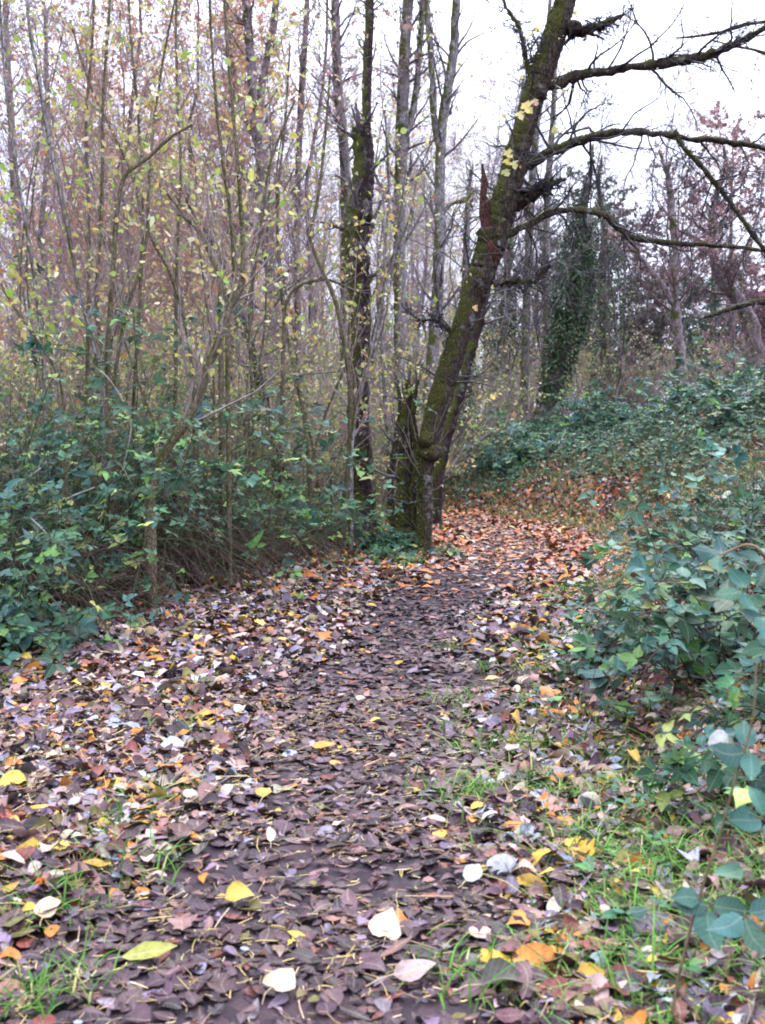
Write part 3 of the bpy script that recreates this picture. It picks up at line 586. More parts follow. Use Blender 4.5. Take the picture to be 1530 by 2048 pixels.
# ivy trees
def ivy_tree(pts, Y, label, wid, n, seed, top=True, group=None, leaf=.09):
    t = simple_tree('ivy_tree', pts, Y, label, 'tree', M_far, .05, 8, (30, 6, 4), .13, 0, None, tmin=.35, seed=seed, group=group, tw=(.12, .11, .1))
    rg = np.random.default_rng(seed); P, r = polyline(pts, Y, 40); root = np.array(t.location)
    wid0 = wid; wid = lambda s: wid0(s) * np.interp(s, [0, .6, .85, 1], [1, 1, .12, .02])
    k = rg.choice(40, n, p=(lambda w: w / w.sum())(wid(np.linspace(0, 1, 40)))); w = wid(k / 39.) * rg.uniform(.35, 1.0, n) ** .5 * (1 + .35 * ssum(k * .9, rg.random(n), 1., seed))
    a = rg.uniform(0, 6.28, n); o = np.stack([np.cos(a), np.sin(a), rg.uniform(-.5, .5, n)], -1); pos = P[k] + o * w[:, None] + np.array([0, 0, 1]) * rg.uniform(-.3, .3, (n, 1))
    g = Geo(); add_leaves(g, T_mid, pos - root, o + [0, 0, -.9] + rg.standard_normal((n, 3)) * .3, o + [0, 0, .5] + rg.standard_normal((n, 3)) * .4, leaf * rg.lognormal(0, .25, n), pick([(0.025, .055, .02), (.04, .085, .035), (.07, .12, .05)], [3, 3, 1], n, rg), .1, .2, rg)
    g.build('ivy', M_live, t)
    return t
ivy_tree([(1078, 880, 40), (1088, 820, 36), (1112, 740, 32), (1137, 650, 30), (1150, 560, 26), (1160, 480, 22), (1164, 410, 16), (1180, 350, 9), (1186, 290, 3)], 29,
    'ivy-smothered dark green trunk leaning right at the top of the bank', lambda s: .2 + .5 * np.clip((s - .12) * 3.5, 0, 1) * np.clip((.8 - s) * 3, 0.05, 1), 9500, 31)
ivy_tree([(985, 930, 24), (990, 850, 24), (1000, 760, 22), (1003, 680, 20), (1010, 600, 18), (1020, 480, 16), (1030, 300, 13), (1048, 150, 3)], 32,
    'ivy-clad upright trunk between the mossy leaning tree and the big ivy trunk', lambda s: .2 + .4 * np.clip(s * 3, 0, 1) * np.clip((.75 - s) * 3, 0.05, 1), 4000, 32)
ivy_tree([(905, 940, 26), (912, 860, 26), (918, 780, 24), (925, 700, 20), (930, 600, 16), (935, 420, 12), (946, 330, 3)], 23,
    'short ivy column low behind the mossy leaning trunk', lambda s: .16 + .2 * np.clip(s * 3, 0, 1) * np.clip((.6 - s) * 3, 0.05, 1), 2200, 33)
ivy_tree([(1215, 850, 26), (1213, 700, 24), (1205, 560, 20), (1210, 460, 14), (1198, 370, 8), (1204, 310, 3)], 34,
    'tall ivy-wrapped trunk behind and right of the big ivy trunk', lambda s: .3 + .7 * np.clip(s * 3, 0, 1) * np.clip((.7 - s) * 3, 0.05, 1), 5500, 34)
# right-hand trees
simple_tree('red_tree', [(1370, 800, 28), (1366, 770, 22), (1360, 700, 19), (1352, 620, 17), (1350, 560, 17), (1352, 500, 15), (1345, 440, 13), (1338, 360, 11), (1318, 300, 4)], 26,
    'forked bare tree with reddish trunk standing on the crest of the bank', 'tree', M_far, .07, 10, (26, 7, 5), .22, 1300, PK, tmin=.35,
    fork=[[(1352, 620, 14), (1328, 575, 13), (1305, 545, 11), (1282, 515, 10), (1255, 490, 7), (1225, 470, 4)], [(1354, 560, 9), (1390, 520, 8), (1420, 490, 7), (1450, 430, 4)]], tw=(.17, .10, .10))
simple_tree('red_tree', [(1530, 800, 34), (1500, 650, 30), (1470, 590, 24), (1440, 560, 18), (1425, 500, 15), (1430, 400, 12), (1452, 330, 6), (1438, 260, 2)], 32,
    'red-leaved tree at the right edge beyond the bank crest', 'tree', M_far, .07, 10, (40, 8, 6), .25, 2600, PK, tmin=.3, leafsize=.08, tw=(.17, .10, .10))
simple_tree('pale_tree', [(1045, 900, 20), (1048, 800, 19), (1052, 650, 18), (1058, 500, 16), (1066, 350, 15), (1078, 200, 12), (1095, 60, 9), (1105, -60, 6)], 30,
    'slim grey trunk seen just right of the mossy trunk, left of the big ivy trunk', 'tree', M_pale, .04, 8, (34, 7, 5), .13, 300, YG, K=70)
simple_tree('pale_tree', [(1100, 860, 15), (1092, 650, 15), (1095, 400, 14), (1105, 250, 11), (1112, 100, 8)], 36,
    'thin distant grey trunk rising behind the big ivy trunk', 'tree', M_pale, .04, 8, (30, 7, 5), .14, 200, YG, K=60)
simple_tree('pale_tree', [(30, 900, 20), (30, 700, 20), (34, 560, 18), (30, 400, 16), (20, 200, 14), (10, 0, 10)], 26,
    'pale birch-like trunk at the far left edge behind the brambles', 'tree', M_pale, .04, 8, (34, 7, 5), .14, 700, OR, K=60)
simple_tree('overhanging_tree', [(1760, 900, 60), (1700, 700, 50), (1660, 640, 40), (1600, 610, 24), (1530, 602, 13), (1480, 612, 10), (1440, 625, 8), (1400, 638, 4)], 20,
    'low green mossy limb reaching in from the right edge above the bank', 'tree', M_moss, .1, 10, (14, 5, 3), .12, 0, None, tmin=.5,
    fork=[[(1700, 700, 30), (1640, 450, 22), (1600, 200, 16), (1560, 60, 10), (1510, 45, 8), (1450, 62, 7), (1400, 72, 6), (1350, 76, 3)], [(1600, 200, 12), (1540, 115, 7), (1470, 92, 5), (1420, 80, 3)]])
# conifers beyond the bank, right
def conifer(px, py0, py1, Y, wpx, label, col, seed, n=7000, leaf=.16):
    rg = np.random.default_rng(seed); b = pix(px, py0, Y); top = pix(px, py1, Y); root = np.array([b[0], b[1], float(zt(b[0], b[1]))]); H = top[2] - root[2]; Wd = wpx / 2 / F * Y
    t = thing('conifer_tree', root, label, 'tree'); g = Geo()
    P = np.linspace(0, 1, 20)[:, None] * np.array([0, 0, H]) + rg.normal(0, .02, (20, 3)); r = np.linspace(.2, .02, 20); addt(g, P, r, 8, (1, 1, 1), .05); g.build('trunk', M_far, t)
    a, ar = spawn(P[None], r[None] * 1, 90, rg, 1, (70, 100), .1, 6, .1, .12, .25, L0=Wd * 1.35); b_, br = spawn(a, ar, 6, rg, .4, (30, 60), -.1, 4, .1)
    g = Geo(); addt(g, a, ar, 3, TW); addt(g, b_, br, 3, TW); tag(g.build('twig', M_twig, t), kind='stuff'); g = Geo()
    twigleaves(g, b_, n, rg, leaf, [col, tuple(q * .6 for q in col), tuple(q * 1.4 for q in col)], [3, 2, 1], T_simple, .3); g.build('foliage', M_canopy, t)
conifer(1420, 800, 540, 46, 190, 'blue-green conifer rounding up behind the bank crest at right', (0.06, .11, .06), 51)
conifer(1455, 800, 240, 52, 240, 'tall reddish conifer against the white sky at right', (0.19, .10, .105), 52, 5500, .18)
conifer(1245, 820, 420, 56, 180, 'dark purple-brown conifer left of the forked bare tree', (0.13, .08, .085), 53, 7000, .18)
conifer(1175, 850, 330, 60, 190, 'grey-green conifer far behind the big ivy trunk', (0.07, .085, .06), 54, 6000, .18)
conifer(1290, 830, 560, 44, 120, 'low dusky conifer just left of the forked bare tree', (0.10, .085, .07), 56, 5000)
conifer(1110, 850, 450, 54, 150, 'pale grey-green conifer between the two ivy-clad trunks', (0.11, .12, .09), 57, 5000, .18)
conifer(1350, 800, 330, 58, 170, 'faint reddish tree crown behind the forked bare tree', (0.18, .11, .12), 58, 3500, .18)
conifer(1545, 780, 520, 40, 200, 'purplish bushy conifer cut by the right edge', (0.22, .12, .13), 55)

# ---------------- traced saplings on the left
SAPS = [
 ([(205, 760, 9), (180, 660, 8), (160, 590, 8), (148, 520, 9), (128, 420, 9), (100, 290, 8), (78, 160, 7), (58, 50, 6), (48, -80, 4)], 9.5, 'pale stem sweeping left to the top left corner'),
 ([(212, 800, 10), (205, 700, 9), (192, 610, 8), (200, 480, 7), (205, 350, 7), (206, 200, 6), (216, 60, 6), (224, -60, 4)], 9.8, 'upright grey-green stem two in from the top left corner'),
 ([(222, 850, 12), (216, 720, 11), (222, 600, 10), (230, 480, 10), (236, 410, 9), (250, 352, 8), (290, 320, 7), (345, 272, 6), (385, 250, 4)], 9.2, 'greenish stem kinking sharply right at one third from the top'),
 ([(300, 990, 22), (318, 930, 20), (352, 870, 19), (378, 835, 18), (402, 780, 18), (418, 730, 17), (438, 680, 16), (452, 630, 16), (474, 590, 14), (484, 565, 12), (485, 480, 9), (478, 360, 8), (466, 220, 7), (452, 60, 6), (446, -80, 4)], 7.9, 'thickest curved sapling bowing out of the brambles then rising straight'),
 ([(455, 640, 9), (468, 560, 8), (462, 440, 7), (446, 320, 7), (432, 200, 6), (422, 60, 5), (418, -60, 4)], 9.0, 'thin dark stem running parallel to the curved sapling'),
 ([(680, 1092, 14), (690, 1000, 13), (700, 900, 12), (700, 780, 11), (690, 690, 10), (670, 600, 9), (640, 530, 8), (618, 468, 8), (632, 420, 7), (642, 350, 6), (652, 260, 5), (660, 150, 4)], 12.0, 'mossy crooked sapling in front of the dark broken trunk'),
 ([(702, 905, 9), (712, 820, 9), (735, 735, 8), (752, 650, 8), (770, 570, 7), (790, 500, 6), (800, 440, 5), (812, 340, 4)], 11.8, 'slim stem crossing the dark broken trunk to the right'),
 ([(130, 880, 7), (120, 760, 7), (60, 660, 6), (20, 600, 6), (-10, 540, 5), (-40, 430, 4)], 8.5, 'dark cane leaning out past the left edge'),
 ([(210, 870, 8), (250, 640, 7), (290, 500, 6), (300, 330, 6), (320, 160, 5), (350, 0, 4)], 10.2, 'fine stem leaning right toward the middle of the canopy'),
 ([(390, 900, 8), (380, 700, 8), (345, 560, 7), (290, 450, 6), (260, 340, 6), (180, 170, 5), (140, 40, 4)], 11, 'thin stem slanting left across the others'),
 ([(440, 560, 10), (425, 520, 9), (400, 465, 8), (370, 435, 7), (345, 400, 6), (300, 350, 5)], 10.8, 'short dark crooked stem hooking left beside the curved sapling'),
 ([(170, 900, 8), (175, 700, 7), (178, 450, 6), (172, 250, 6), (185, 80, 5), (190, -60, 4)], 10.5, 'straight stem behind the two nearest pale stems'),
 ([(90, 900, 8), (85, 700, 7), (60, 500, 7), (30, 320, 6), (10, 160, 5), (0, 0, 4)], 10.4, 'grey stem closest to the left edge'),
 ([(620, 1000, 8), (610, 850, 8), (580, 700, 7), (560, 560, 6), (555, 400, 6), (570, 250, 5), (580, 90, 4)], 13, 'fine stem midway between curved sapling and dark broken trunk'),
 ([(350, 880, 8), (352, 700, 8), (354, 500, 7), (362, 350, 6), (355, 200, 6), (352, 60, 5), (356, -80, 4)], 11.5, 'dark straight stem left of the paired green stems'),
 ([(560, 900, 8), (565, 760, 8), (575, 600, 7), (640, 560, 6), (700, 575, 4)], 12.2, 'bent twig-like stem arching right at mid height'),
 ([(780, 1060, 10), (778, 900, 10), (768, 760, 9), (765, 640, 8), (770, 500, 7), (778, 380, 6), (770, 220, 5)], 16, 'thin pale stem right of the dark broken trunk'),
 ([(262, 900, 8), (270, 760, 7), (280, 600, 7), (285, 430, 6), (278, 250, 6), (262, 80, 5), (255, -60, 3)], 10.9, 'straight thin stem between the kinked stem and the curved sapling'),
 ([(510, 940, 8), (505, 800, 7), (500, 620, 7), (520, 470, 6), (540, 330, 5), (590, 200, 4)], 12.6, 'fine stem just right of the curved sapling, drifting right'),
]
for k, (pts, Y, lab) in enumerate(SAPS):
    simple_tree('sapling', pts, Y, lab, 'sapling', M_pale if k in (0, 6, 12, 16) else M_sap, .05, 7, (24, 5, 3), .24, 230, YG, tmin=.2, K=50, ang=(20, 65), up=.3, wob=.09, seed=k, tw=(.26, .20, .185), leafsize=.055, leaftpl=T_mid, group='thin saplings rising from the left thicket')

rg0 = np.random.default_rng(404)
for k in range(24):
    px = rg0.uniform(-20, 690); Y = max(rg0.uniform(9.5, 14), 9.5 + max(px, 0) / 690 * 4.6); lean = rg0.normal(0, 190); top = rg0.uniform(-80, 520); bow = rg0.normal(0, 60); h = 930 - top; w = rg0.uniform(5, 8) * 10 / Y
    pts = [(px + lean * t ** 1.5 + bow * math.sin(3.14 * t) + rg0.normal(0, 6), 930 - h * t, w * (1 - .6 * t)) for t in (0, .15, .32, .5, .68, .85, 1)]
    simple_tree('sapling', pts, Y, 'fine leaning stem in the tangle of thin stems above the left brambles', 'sapling', M_sap if k % 2 else M_pale, .05, 6, (14, 5, 4), .26, 90, YG, tmin=.2, K=40, ang=(25, 75), up=.1, wob=.16, seed=500 + k, tw=(.27, .21, .2), leafsize=.05, leaftpl=T_mid, group='fine leaning stems of the left thicket')
# ---------------- background trees: three prototypes, copied
def copy_thing(src, loc, rz, sc, label=None):
    c = src.copy(); S.collection.objects.link(c); c.location = loc; c.rotation_euler = (0, 0, rz); c.scale = (sc,) * 3
    if label: c['label'] = label
    for ch in src.children:
        d = ch.copy(); S.collection.objects.link(d); d.parent = c
    return c
def proto_tree(seed, H, pal, leafn, label, group, tw, leafsize=.07, bare=.15):
    rg = np.random.default_rng(seed); t = thing('woodland_tree', (0, 0, 0), label, 'tree', group)
    P = np.linspace(0, 1, 16)[:, None] * np.array([rg.normal(0, .6), rg.normal(0, .6), H]) + np.cumsum(rg.normal(0, .05, (16, 3)), 0); P[0] = (0, 0, -.1)
    P[1:] += np.cumsum(rg.normal(0, .09, (15, 3)) * [1, 1, 0], 0); r = np.linspace(.065, .012, 16) * rg.uniform(.8, 1.1); g = Geo(); addt(g, P, r, 8, (1, 1, 1), .05); g.build('trunk', M_far, t)
    a, ar = spawn(P[None], r[None], 44, rg, .30, (25, 65), .2, 7, .18, bare, .32); b, br = spawn(a, ar, 8, rg, .45, (25, 70), .1, 5, .2, minr=.003); c, cr = spawn(b, br, 6, rg, .5, (25, 75), .03, 4, .22, minr=.0032); c2, cr2 = spawn(c, cr, 4, rg, .6, (30, 75), 0, 3, .2, minr=.0026)
    g = Geo(); addt(g, a, ar, 4, tw); addt(g, b, br, 3, tw); addt(g, c, cr, 3, tw); addt(g, c2, cr2, 3, tw); tag(g.build('twig', M_twig, t), kind='stuff')
    g = Geo(); twigleaves(g, c2, leafn, rg, leafsize, pal[0], pal[1]); g.build('foliage', M_canopy, t); return t
pr = [proto_tree(101, 13, YG, 3400, 'slender bare tree with a few yellow leaves in the crowded wood', 'bare yellow-flecked trees in the wood', (.30, .24, .245)),
      proto_tree(102, 10.5, OR, 6500, 'orange-leaved tree in the crowd behind the left saplings', 'orange-leaved trees behind the saplings', (.33, .235, .22)),
      proto_tree(103, 13, PK, 2600, 'pinkish twiggy tree in the crowded wood', 'pinkish twiggy trees in the wood', (.31, .235, .26))]
pr.append(proto_tree(104, 11, PK, 500, 'dark bare spreading tree on the slope beyond the bank', 'dark bare trees beyond the bank', (.06, .05, .06)))
spots = []
rg = np.random.default_rng(9)
for kx, (px, Y, kind) in enumerate([(60, 18, 2), (420, 30, 0), (300, 20, 2), (130, 24, 1), (260, 26, 1), (370, 27, 1), (190, 19, 1), (330, 22, 1), (70, 28, 1), (20, 22, 2), (500, 26, 2), (640, 22, 2), (-60, 19, 0), 
    (340, 36, 1), (440, 34, 2), (540, 38, 1), (650, 34, 2), (740, 28, 0), (770, 38, 2), (830, 32, 2), (900, 36, 0), (960, 42, 2), (1020, 46, 0), (10, 40, 1), (150, 44, 2), (240, 23, 1), (440, 24, 1), (400, 46, 1), (620, 46, 0), (850, 50, 0),
    (1120, 50, 2), (1300, 52, 3), (1480, 44, 3), (1200, 44, 3), (1270, 34, 3), (1050, 38, 3), (1420, 36, 3), (1150, 40, 3), (1560, 30, 3), (1010, 27, 3), (1090, 31, 3), (1240, 29, 3), (1345, 28, 3), (1450, 30, 3), (-130, 28, 1)]):
    x = (px - 765) / F * Y; sc = rg.uniform(.85, 1.15) * (0.55 if px > 1080 and Y > 31 else 0.8 if kind == 3 else 1)
    loc = (x, Y, float(zt(x, Y))); rz = rg.uniform(0, 6.28)
    if not [1 for s in spots if s == kind]: pr[kind].location = loc; pr[kind].rotation_euler = (0, 0, rz); pr[kind].scale = (sc,) * 3
    else: copy_thing(pr[kind], loc, rz, sc)
    spots.append(kind)

# ---------------- shrubs of the understorey: prototypes copied
def proto_shrub(seed, H, Wd, pal, leafn, label, group, tw, nst=22):
    rg = np.random.default_rng(seed); t = thing('shrub', (0, 0, 0), label, 'shrub', group)
    st = np.zeros((nst, 2, 3)); a = rg.uniform(0, 6.28, nst); rr = rg.uniform(0, Wd * .45, nst)
    p0 = np.stack([np.cos(a) * rr, np.sin(a) * rr, np.full(nst, -.05)], -1); d = norm(np.stack([np.cos(a) * .35, np.sin(a) * .35, np.ones(nst)], -1) + rg.normal(0, .15, (nst, 3))); out = [p0]
    for k in range(7): d = norm(d + rg.normal(0, .12, (nst, 3))); out.append(out[-1] + d * (H / 7 * rg.uniform(.6, 1.1, nst))[:, None])
    P = np.stack(out, 1); r = np.repeat(np.linspace(.011, .003, 8)[None], nst, 0)
    b, br = spawn(P, r, 9, rg, .35, (25, 65), .1, 5, .16, .1); c, cr = spawn(b, br, 6, rg, .5, (25, 60), .02, 4, .18, minr=.0016)
    g = Geo(); addt(g, P, r, 5, tw); g.build('stem', M_twig, t); g = Geo(); addt(g, b, br, 3, tw); addt(g, c, cr, 3, tw); tag(g.build('twig', M_twig, t), kind='stuff')
    g = Geo(); twigleaves(g, c, leafn, rg, .06, pal[0], pal[1]); g.build('foliage', M_canopy, t); return t
GR = ([(0.08, 0.14, 0.04), (0.14, 0.2, 0.06), (0.3, 0.3, 0.09), (0.35, .25, .1)], [4, 4, 2, 1])
sh = [proto_shrub(201, 2.6, 1.6, GR, 1500, 'green-leaved thicket shrub among the left saplings', 'green thicket shrubs behind the brambles', (.15, .12, .09)),
      proto_shrub(202, 3.4, 1.8, YG, 1000, 'tall twiggy shrub with yellowing leaves in the thicket', 'yellowing thicket shrubs', (.31, .25, .21)),
      proto_shrub(203, 2.2, 2.0, PK, 350, 'grey leafless shrub in the thicket', 'leafless grey shrubs', (.32, .27, .26))]
seen = set(); rg = np.random.default_rng(19)
for (px, Y, kind, sc) in [(-30, 11, 0, 1), (90, 12, 1, 1), (200, 11.5, 0, 1), (330, 12, 1, .9), (430, 12.5, 0, .9), (520, 13.5, 1, .9), (590, 14.5, 0, .8), (660, 18, 1, .9), (560, 16, 2, 1.1), (470, 16, 1, 1.2), (360, 15.5, 0, 1.2), (240, 15, 1, 1.2), (120, 16, 2, 1.3), (0, 15, 1, 1.2),
    (60, 20, 0, 1.4), (180, 21, 1, 1.4), (300, 20, 2, 1.4), (420, 21, 0, 1.4), (530, 20, 1, 1.4), (620, 20, 0, 1.2), (680, 19, 2, 1.1), (745, 17.5, 0, 1), (770, 19, 1, 1), (790, 21, 2, 1.2), (830, 22, 0, 1), (870, 23, 1, 1), (100, 27, 1, 1.8), (250, 28, 0, 1.8), (400, 28, 1, 1.8), (550, 28, 2, 1.8), (690, 28, 1, 1.6), (820, 28, 0, 1.5), (930, 27, 1, 1.1), (960, 25, 0, .8),
    (1010, 30, 2, 1.2), (1060, 31, 1, 1), (1140, 33, 0, .9), (1190, 33, 1, 1), (1250, 34, 0, 1.1), (1300, 33, 2, 1.1), (1420, 30, 2, 1), (1470, 32, 1, .9), (1110, 38, 1, 1.5), (1340, 40, 0, 1.2), (1180, 42, 2, 2), (900, 40, 0, 2.2), (1000, 40, 1, 2.2), (760, 36, 1, 2.2), (620, 38, 0, 2.2), (450, 38, 1, 2.2), (280, 38, 2, 2.2), (100, 38, 0, 2.2), (-40, 26, 1, 1.8)]:
    x = (px - 765) / F * Y; loc = (x, Y, float(zt(x, Y))); rz = rg.uniform(0, 6.28)
    if kind not in seen: seen.add(kind); sh[kind].location = loc; sh[kind].rotation_euler = (0, 0, rz); sh[kind].scale = (sc,) * 3
    else: copy_thing(sh[kind], loc, rz, sc)
# far-off wood that reads as one mass
rg = np.random.default_rng(77); g = Geo(); n = 520
x = rg.uniform(-42, 42, n); Y = rg.uniform(55, 95, n); H = rg.uniform(7, 16, n) * np.where(x > 12, .55, 1)
p0 = np.stack([x, Y, zt(x, Y) - .2], -1); P = p0[:, None] + np.linspace(0, 1, 6)[None, :, None] * np.stack([rg.normal(0, .8, n), rg.normal(0, .8, n), H], -1)[:, None]; r = np.linspace(.14, .03, 6)[None] * rg.uniform(.6, 1.3, (n, 1))
addt(g, P, r, 5, (.17, .14, .16)); a, ar = spawn(P, r, 12, rg, .3, (25, 65), .2, 5, .14, .05, minr=.012); b, br = spawn(a, ar, 5, rg, .5, (25, 60), .1, 4, .16, minr=.008); addt(g, a, ar, 3, (.2, .165, .185)); addt(g, b, br, 3, (.2, .165, .185))
tag(g.build('distant_wood', M_twig), 'far-off mass of bare purple-grey trees closing the view', 'wood', None, 'stuff')

# ---------------- brambles
BG = [(0.014, 0.05, 0.022), (0.025, 0.085, 0.035), (0.018, .065, .05), (0.07, 0.16, 0.03), (0.17, 0.20, 0.05), (0.035, 0.11, 0.075)]
BW = [4, 5, 3, 2.4, .8, 1.5]
def bramble(px, py, Y, H, Wd, label, seed, canes=46, per=22, leaf=.062, group=None, dead=30, wts=BW, name='bramble_bush', tpl=T_bramble, lean=(0, 0), loc=None, hollow=0.0):
    rg = np.random.default_rng(seed)
    if loc is None: b = pix(px, py, Y); loc = (b[0], Y)
    root = np.array([loc[0], loc[1], float(zt(loc[0], loc[1]))]); t = thing(name, root, label, 'bramble', group)
    def arcs(n, h, w, K=12):
        a = rg.uniform(0, 6.28, n); rr = rg.uniform(0, w * .3, n); p = np.stack([np.cos(a) * rr, np.sin(a) * rr, np.zeros(n)], -1); p[:, 2] = zt(p[:, 0] + loc[0], p[:, 1] + loc[1]) - root[2] - .03
        d = norm(np.stack([np.cos(a) * .5 + lean[0], np.sin(a) * .5 + lean[1], 1.1 + rg.random(n)], -1) + rg.normal(0, .2, (n, 3))); L = (h * 1.1 + w * .45) * rg.uniform(.45, 1.1, n); out = [p]
        for k in range(K - 1):
            d = norm(d + rg.normal(0, .13, (n, 3)) + np.array([0, 0, -.17 - .02 * k])); q = out[-1] + d * (L / (K - 1))[:, None]
            gz = zt(q[:, 0] + loc[0], q[:, 1] + loc[1]) - root[2] + .03; q[:, 2] = np.maximum(q[:, 2], gz); out.append(q)
        return np.stack(out, 1)
    P = arcs(canes, H, Wd); r = np.repeat(np.linspace(.0045, .0018, 12)[None], canes, 0)
    g = Geo(); addt(g, P, r, 4, pick([(0.05, 0.065, 0.025), (0.085, .04, .035), (.10, .085, .05)], [3, 2, 1], 1, rg)[0]); tag(g.build('cane', M_twig, t), kind='stuff')
    if dead:
        Q = arcs(dead, H * .55, Wd); g = Geo(); addt(g, Q, np.repeat(np.linspace(.004, .0015, 12)[None], dead, 0), 3, (.075, .05, .04)); s, sr = spawn(Q, np.full((dead, 12), .003), 5, rg, .3, (30, 80), -.1, 5, .25); addt(g, s, sr, 3, (.07, .046, .036)); tag(g.build('dead_cane', M_twig, t), kind='stuff')
    n = canes * per; p, tg = along(P, n, rg, .12); a = rg.standard_normal((n, 3)) * [1, 1, .5] + [0, -.35, .35]; out = norm(a - .5 * tg); pet = rg.uniform(.03, .08, n)[:, None]
    c = p + out * pet; gz = zt(c[:, 0] + loc[0], c[:, 1] + loc[1]) - root[2] + .02; c[:, 2] = np.maximum(c[:, 2], gz)
    if hollow > 0:
        m = (c[:, 2] > hollow * (1 + .35 * ssum(c[:, 0] + loc[0], c[:, 1] + loc[1], 5, 3)) ) | (rg.random(n) < .12); p, c, out = p[m], c[m], out[m]; n = len(p)
    V, q = tubes(np.stack([p, c], 1), np.full((n, 2), .0009), 3); g = Geo()
    up = norm(np.array([0, -.35, 1]) + rg.standard_normal((n, 3)) * .45); f0 = norm(out + [0, 0, -.35]); f0 = norm(f0 - (f0 * up).sum(-1, keepdims=True) * up); sd = np.cross(up, f0)
    col = pick(BG, wts, n, rg, .25); s = leaf * rg.lognormal(0, .28, n)
    for ang, k in ((0, 1.15), (1.3, .9), (-1.3, .9)):
        add_leaves(g, tpl, c, math.cos(ang) * f0 + math.sin(ang) * sd, up + rg.standard_normal((n, 3)) * .12, s * k, col, .22, .25, rg)
    g.build('foliage', M_live, t); gg = Geo(); gg.add(V, q, (.12, .15, .06)); tag(gg.build('leaf_stalk', M_twig, t), kind='stuff')
    return t
GL = 'bramble bushes of the left thicket'
for k, a in enumerate([
    (-40, 1100, 7.0, 1.35, 1.5, 'dark bramble bush at the left edge hanging over a shadowy hollow'),
    (110, 1150, 7.6, .9, 1.3, 'low bramble drooping onto the leaf litter at lower left'),
    (70, 700, 8.6, 3.0, 1.8, 'tall bramble climbing the pale stems at the left edge'),
    (230, 700, 9.2, 2.8, 1.6, 'tall bramble around the foot of the kinked stem'),
    (330, 900, 9.2, 1.25, 1.4, 'bramble bush at the foot of the curved sapling'),
    (450, 950, 10.2, 1.3, 1.4, 'bramble bush right of the curved sapling'),
    (570, 980, 11.2, 1.2, 1.3, 'bramble bush halfway to the dark broken trunk'),
    (620, 1030, 12.4, .6, .9, 'small bramble left of the crooked mossy sapling'),
    (60, 800, 10.5, 2.6, 2.0, 'second-row bramble behind the left edge bush'),
    (380, 900, 11.5, 1.5, 1.8, 'second-row bramble behind the curved sapling'),
    (520, 930, 12.8, 1.2, 1.6, 'second-row bramble near the thin dark leaning trunk')]):
    bramble(*a, seed=300 + k, group=GL, dead=170 if k in (0, 1, 4, 5, 6) else 60, canes=58 if k < 4 else 46, per=(22 if k in (2, 3, 8) else 12), leaf=.07 if k < 4 else .058, wts=[6, 5, 2.2, 2.4, 1.2, 1], hollow=[.45, .25, .5, .5, .5, .4, .35, .15, .3, .3, .3][k])
bramble(-10, 1180, 6.2, .55, .9, 'near bramble spilling onto the litter at the very left edge', 319, 40, 18, .07, GL, 70)
bramble(765, 1090, 12.0, .3, .6, 'low bramble between the dark broken trunk and the knobbly trunk', 320, 24, 16, .07, GL, 20)
bramble(800, 1140, 11.2, .22, .4, 'small green sprout on the litter in front of the knobbly trunk', 321, 10, 8, .06, None, 0, name='bramble_sprout', wts=[1, 3, 1, 5, 2, 1])
bramble(905, 1120, 11.8, .3, .3, 'little dark sprout standing in the path just past the mossy tree', 322, 8, 8, .06, None, 0, name='bramble_sprout')
GRR = 'bramble bushes on the right bank'
for k, (x, y, H, Wd, lab) in enumerate([
    (1.65, 4.6, .55, 1.0, 'nearest bramble bush on the right verge with broad blue-green leaves'),
    (1.95, 5.6, .65, 1.0, 'bramble bush at the right edge behind the nearest one'),
    (2.3, 6.9, .55, 1.1, 'bramble bush in the middle of the right verge row'),
    (2.95, 7.8, .65, 1.2, 'bramble bush touching the right edge at mid height'),
    (3.05, 9.4, .45, 1.0, 'furthest bramble of the right verge row reaching the orange litter'),
    (1.45, 5.6, .32, .6, 'low bramble trailing onto the litter right of the path'),
    (1.5, 3.7, .3, .5, 'small dark bramble clump at the right edge between the nearest bush and the white leaf'),
    (1.22, 3.05, .22, .4, 'small bramble clump among grass at the right edge below the white leaf')]):
    bramble(0, 0, 0, H, Wd, lab, 340 + k, 28 if k < 6 else 12, 11, .072 if k < 2 else .062, GRR, 26 if k < 6 else 6, [5, 5, 5, 2.4, .6, 3], loc=(x, y))
for k, (px, Y, H, Wd, lab) in enumerate([(1500, 15, .8, 1.8, 'bramble mound on the bank crest at the right edge'), (1430, 19, .7, 2.0, 'bramble mound on the crest just right of the forked bare tree'), (1300, 22, .7, 2.0, 'bramble mound on the crest left of the forked bare tree'),
    (1180, 24, .8, 2.2, 'bramble mound on the bank below and right of the big ivy trunk'), (1040, 22, .8, 1.8, 'bramble mound where the bank meets the path bend'), (950, 24, .7, 1.6, 'leafy bramble mound closing the view behind the mossy leaning tree')]):
    bramble(0, 0, 0, H, Wd, lab, 360 + k, 40, 16, .075 + .0012 * Y, 'bramble mounds on the upper bank', 12, [3, 5, 5, 2.2, .6, 4], loc=((px - 765) / F * Y, Y))
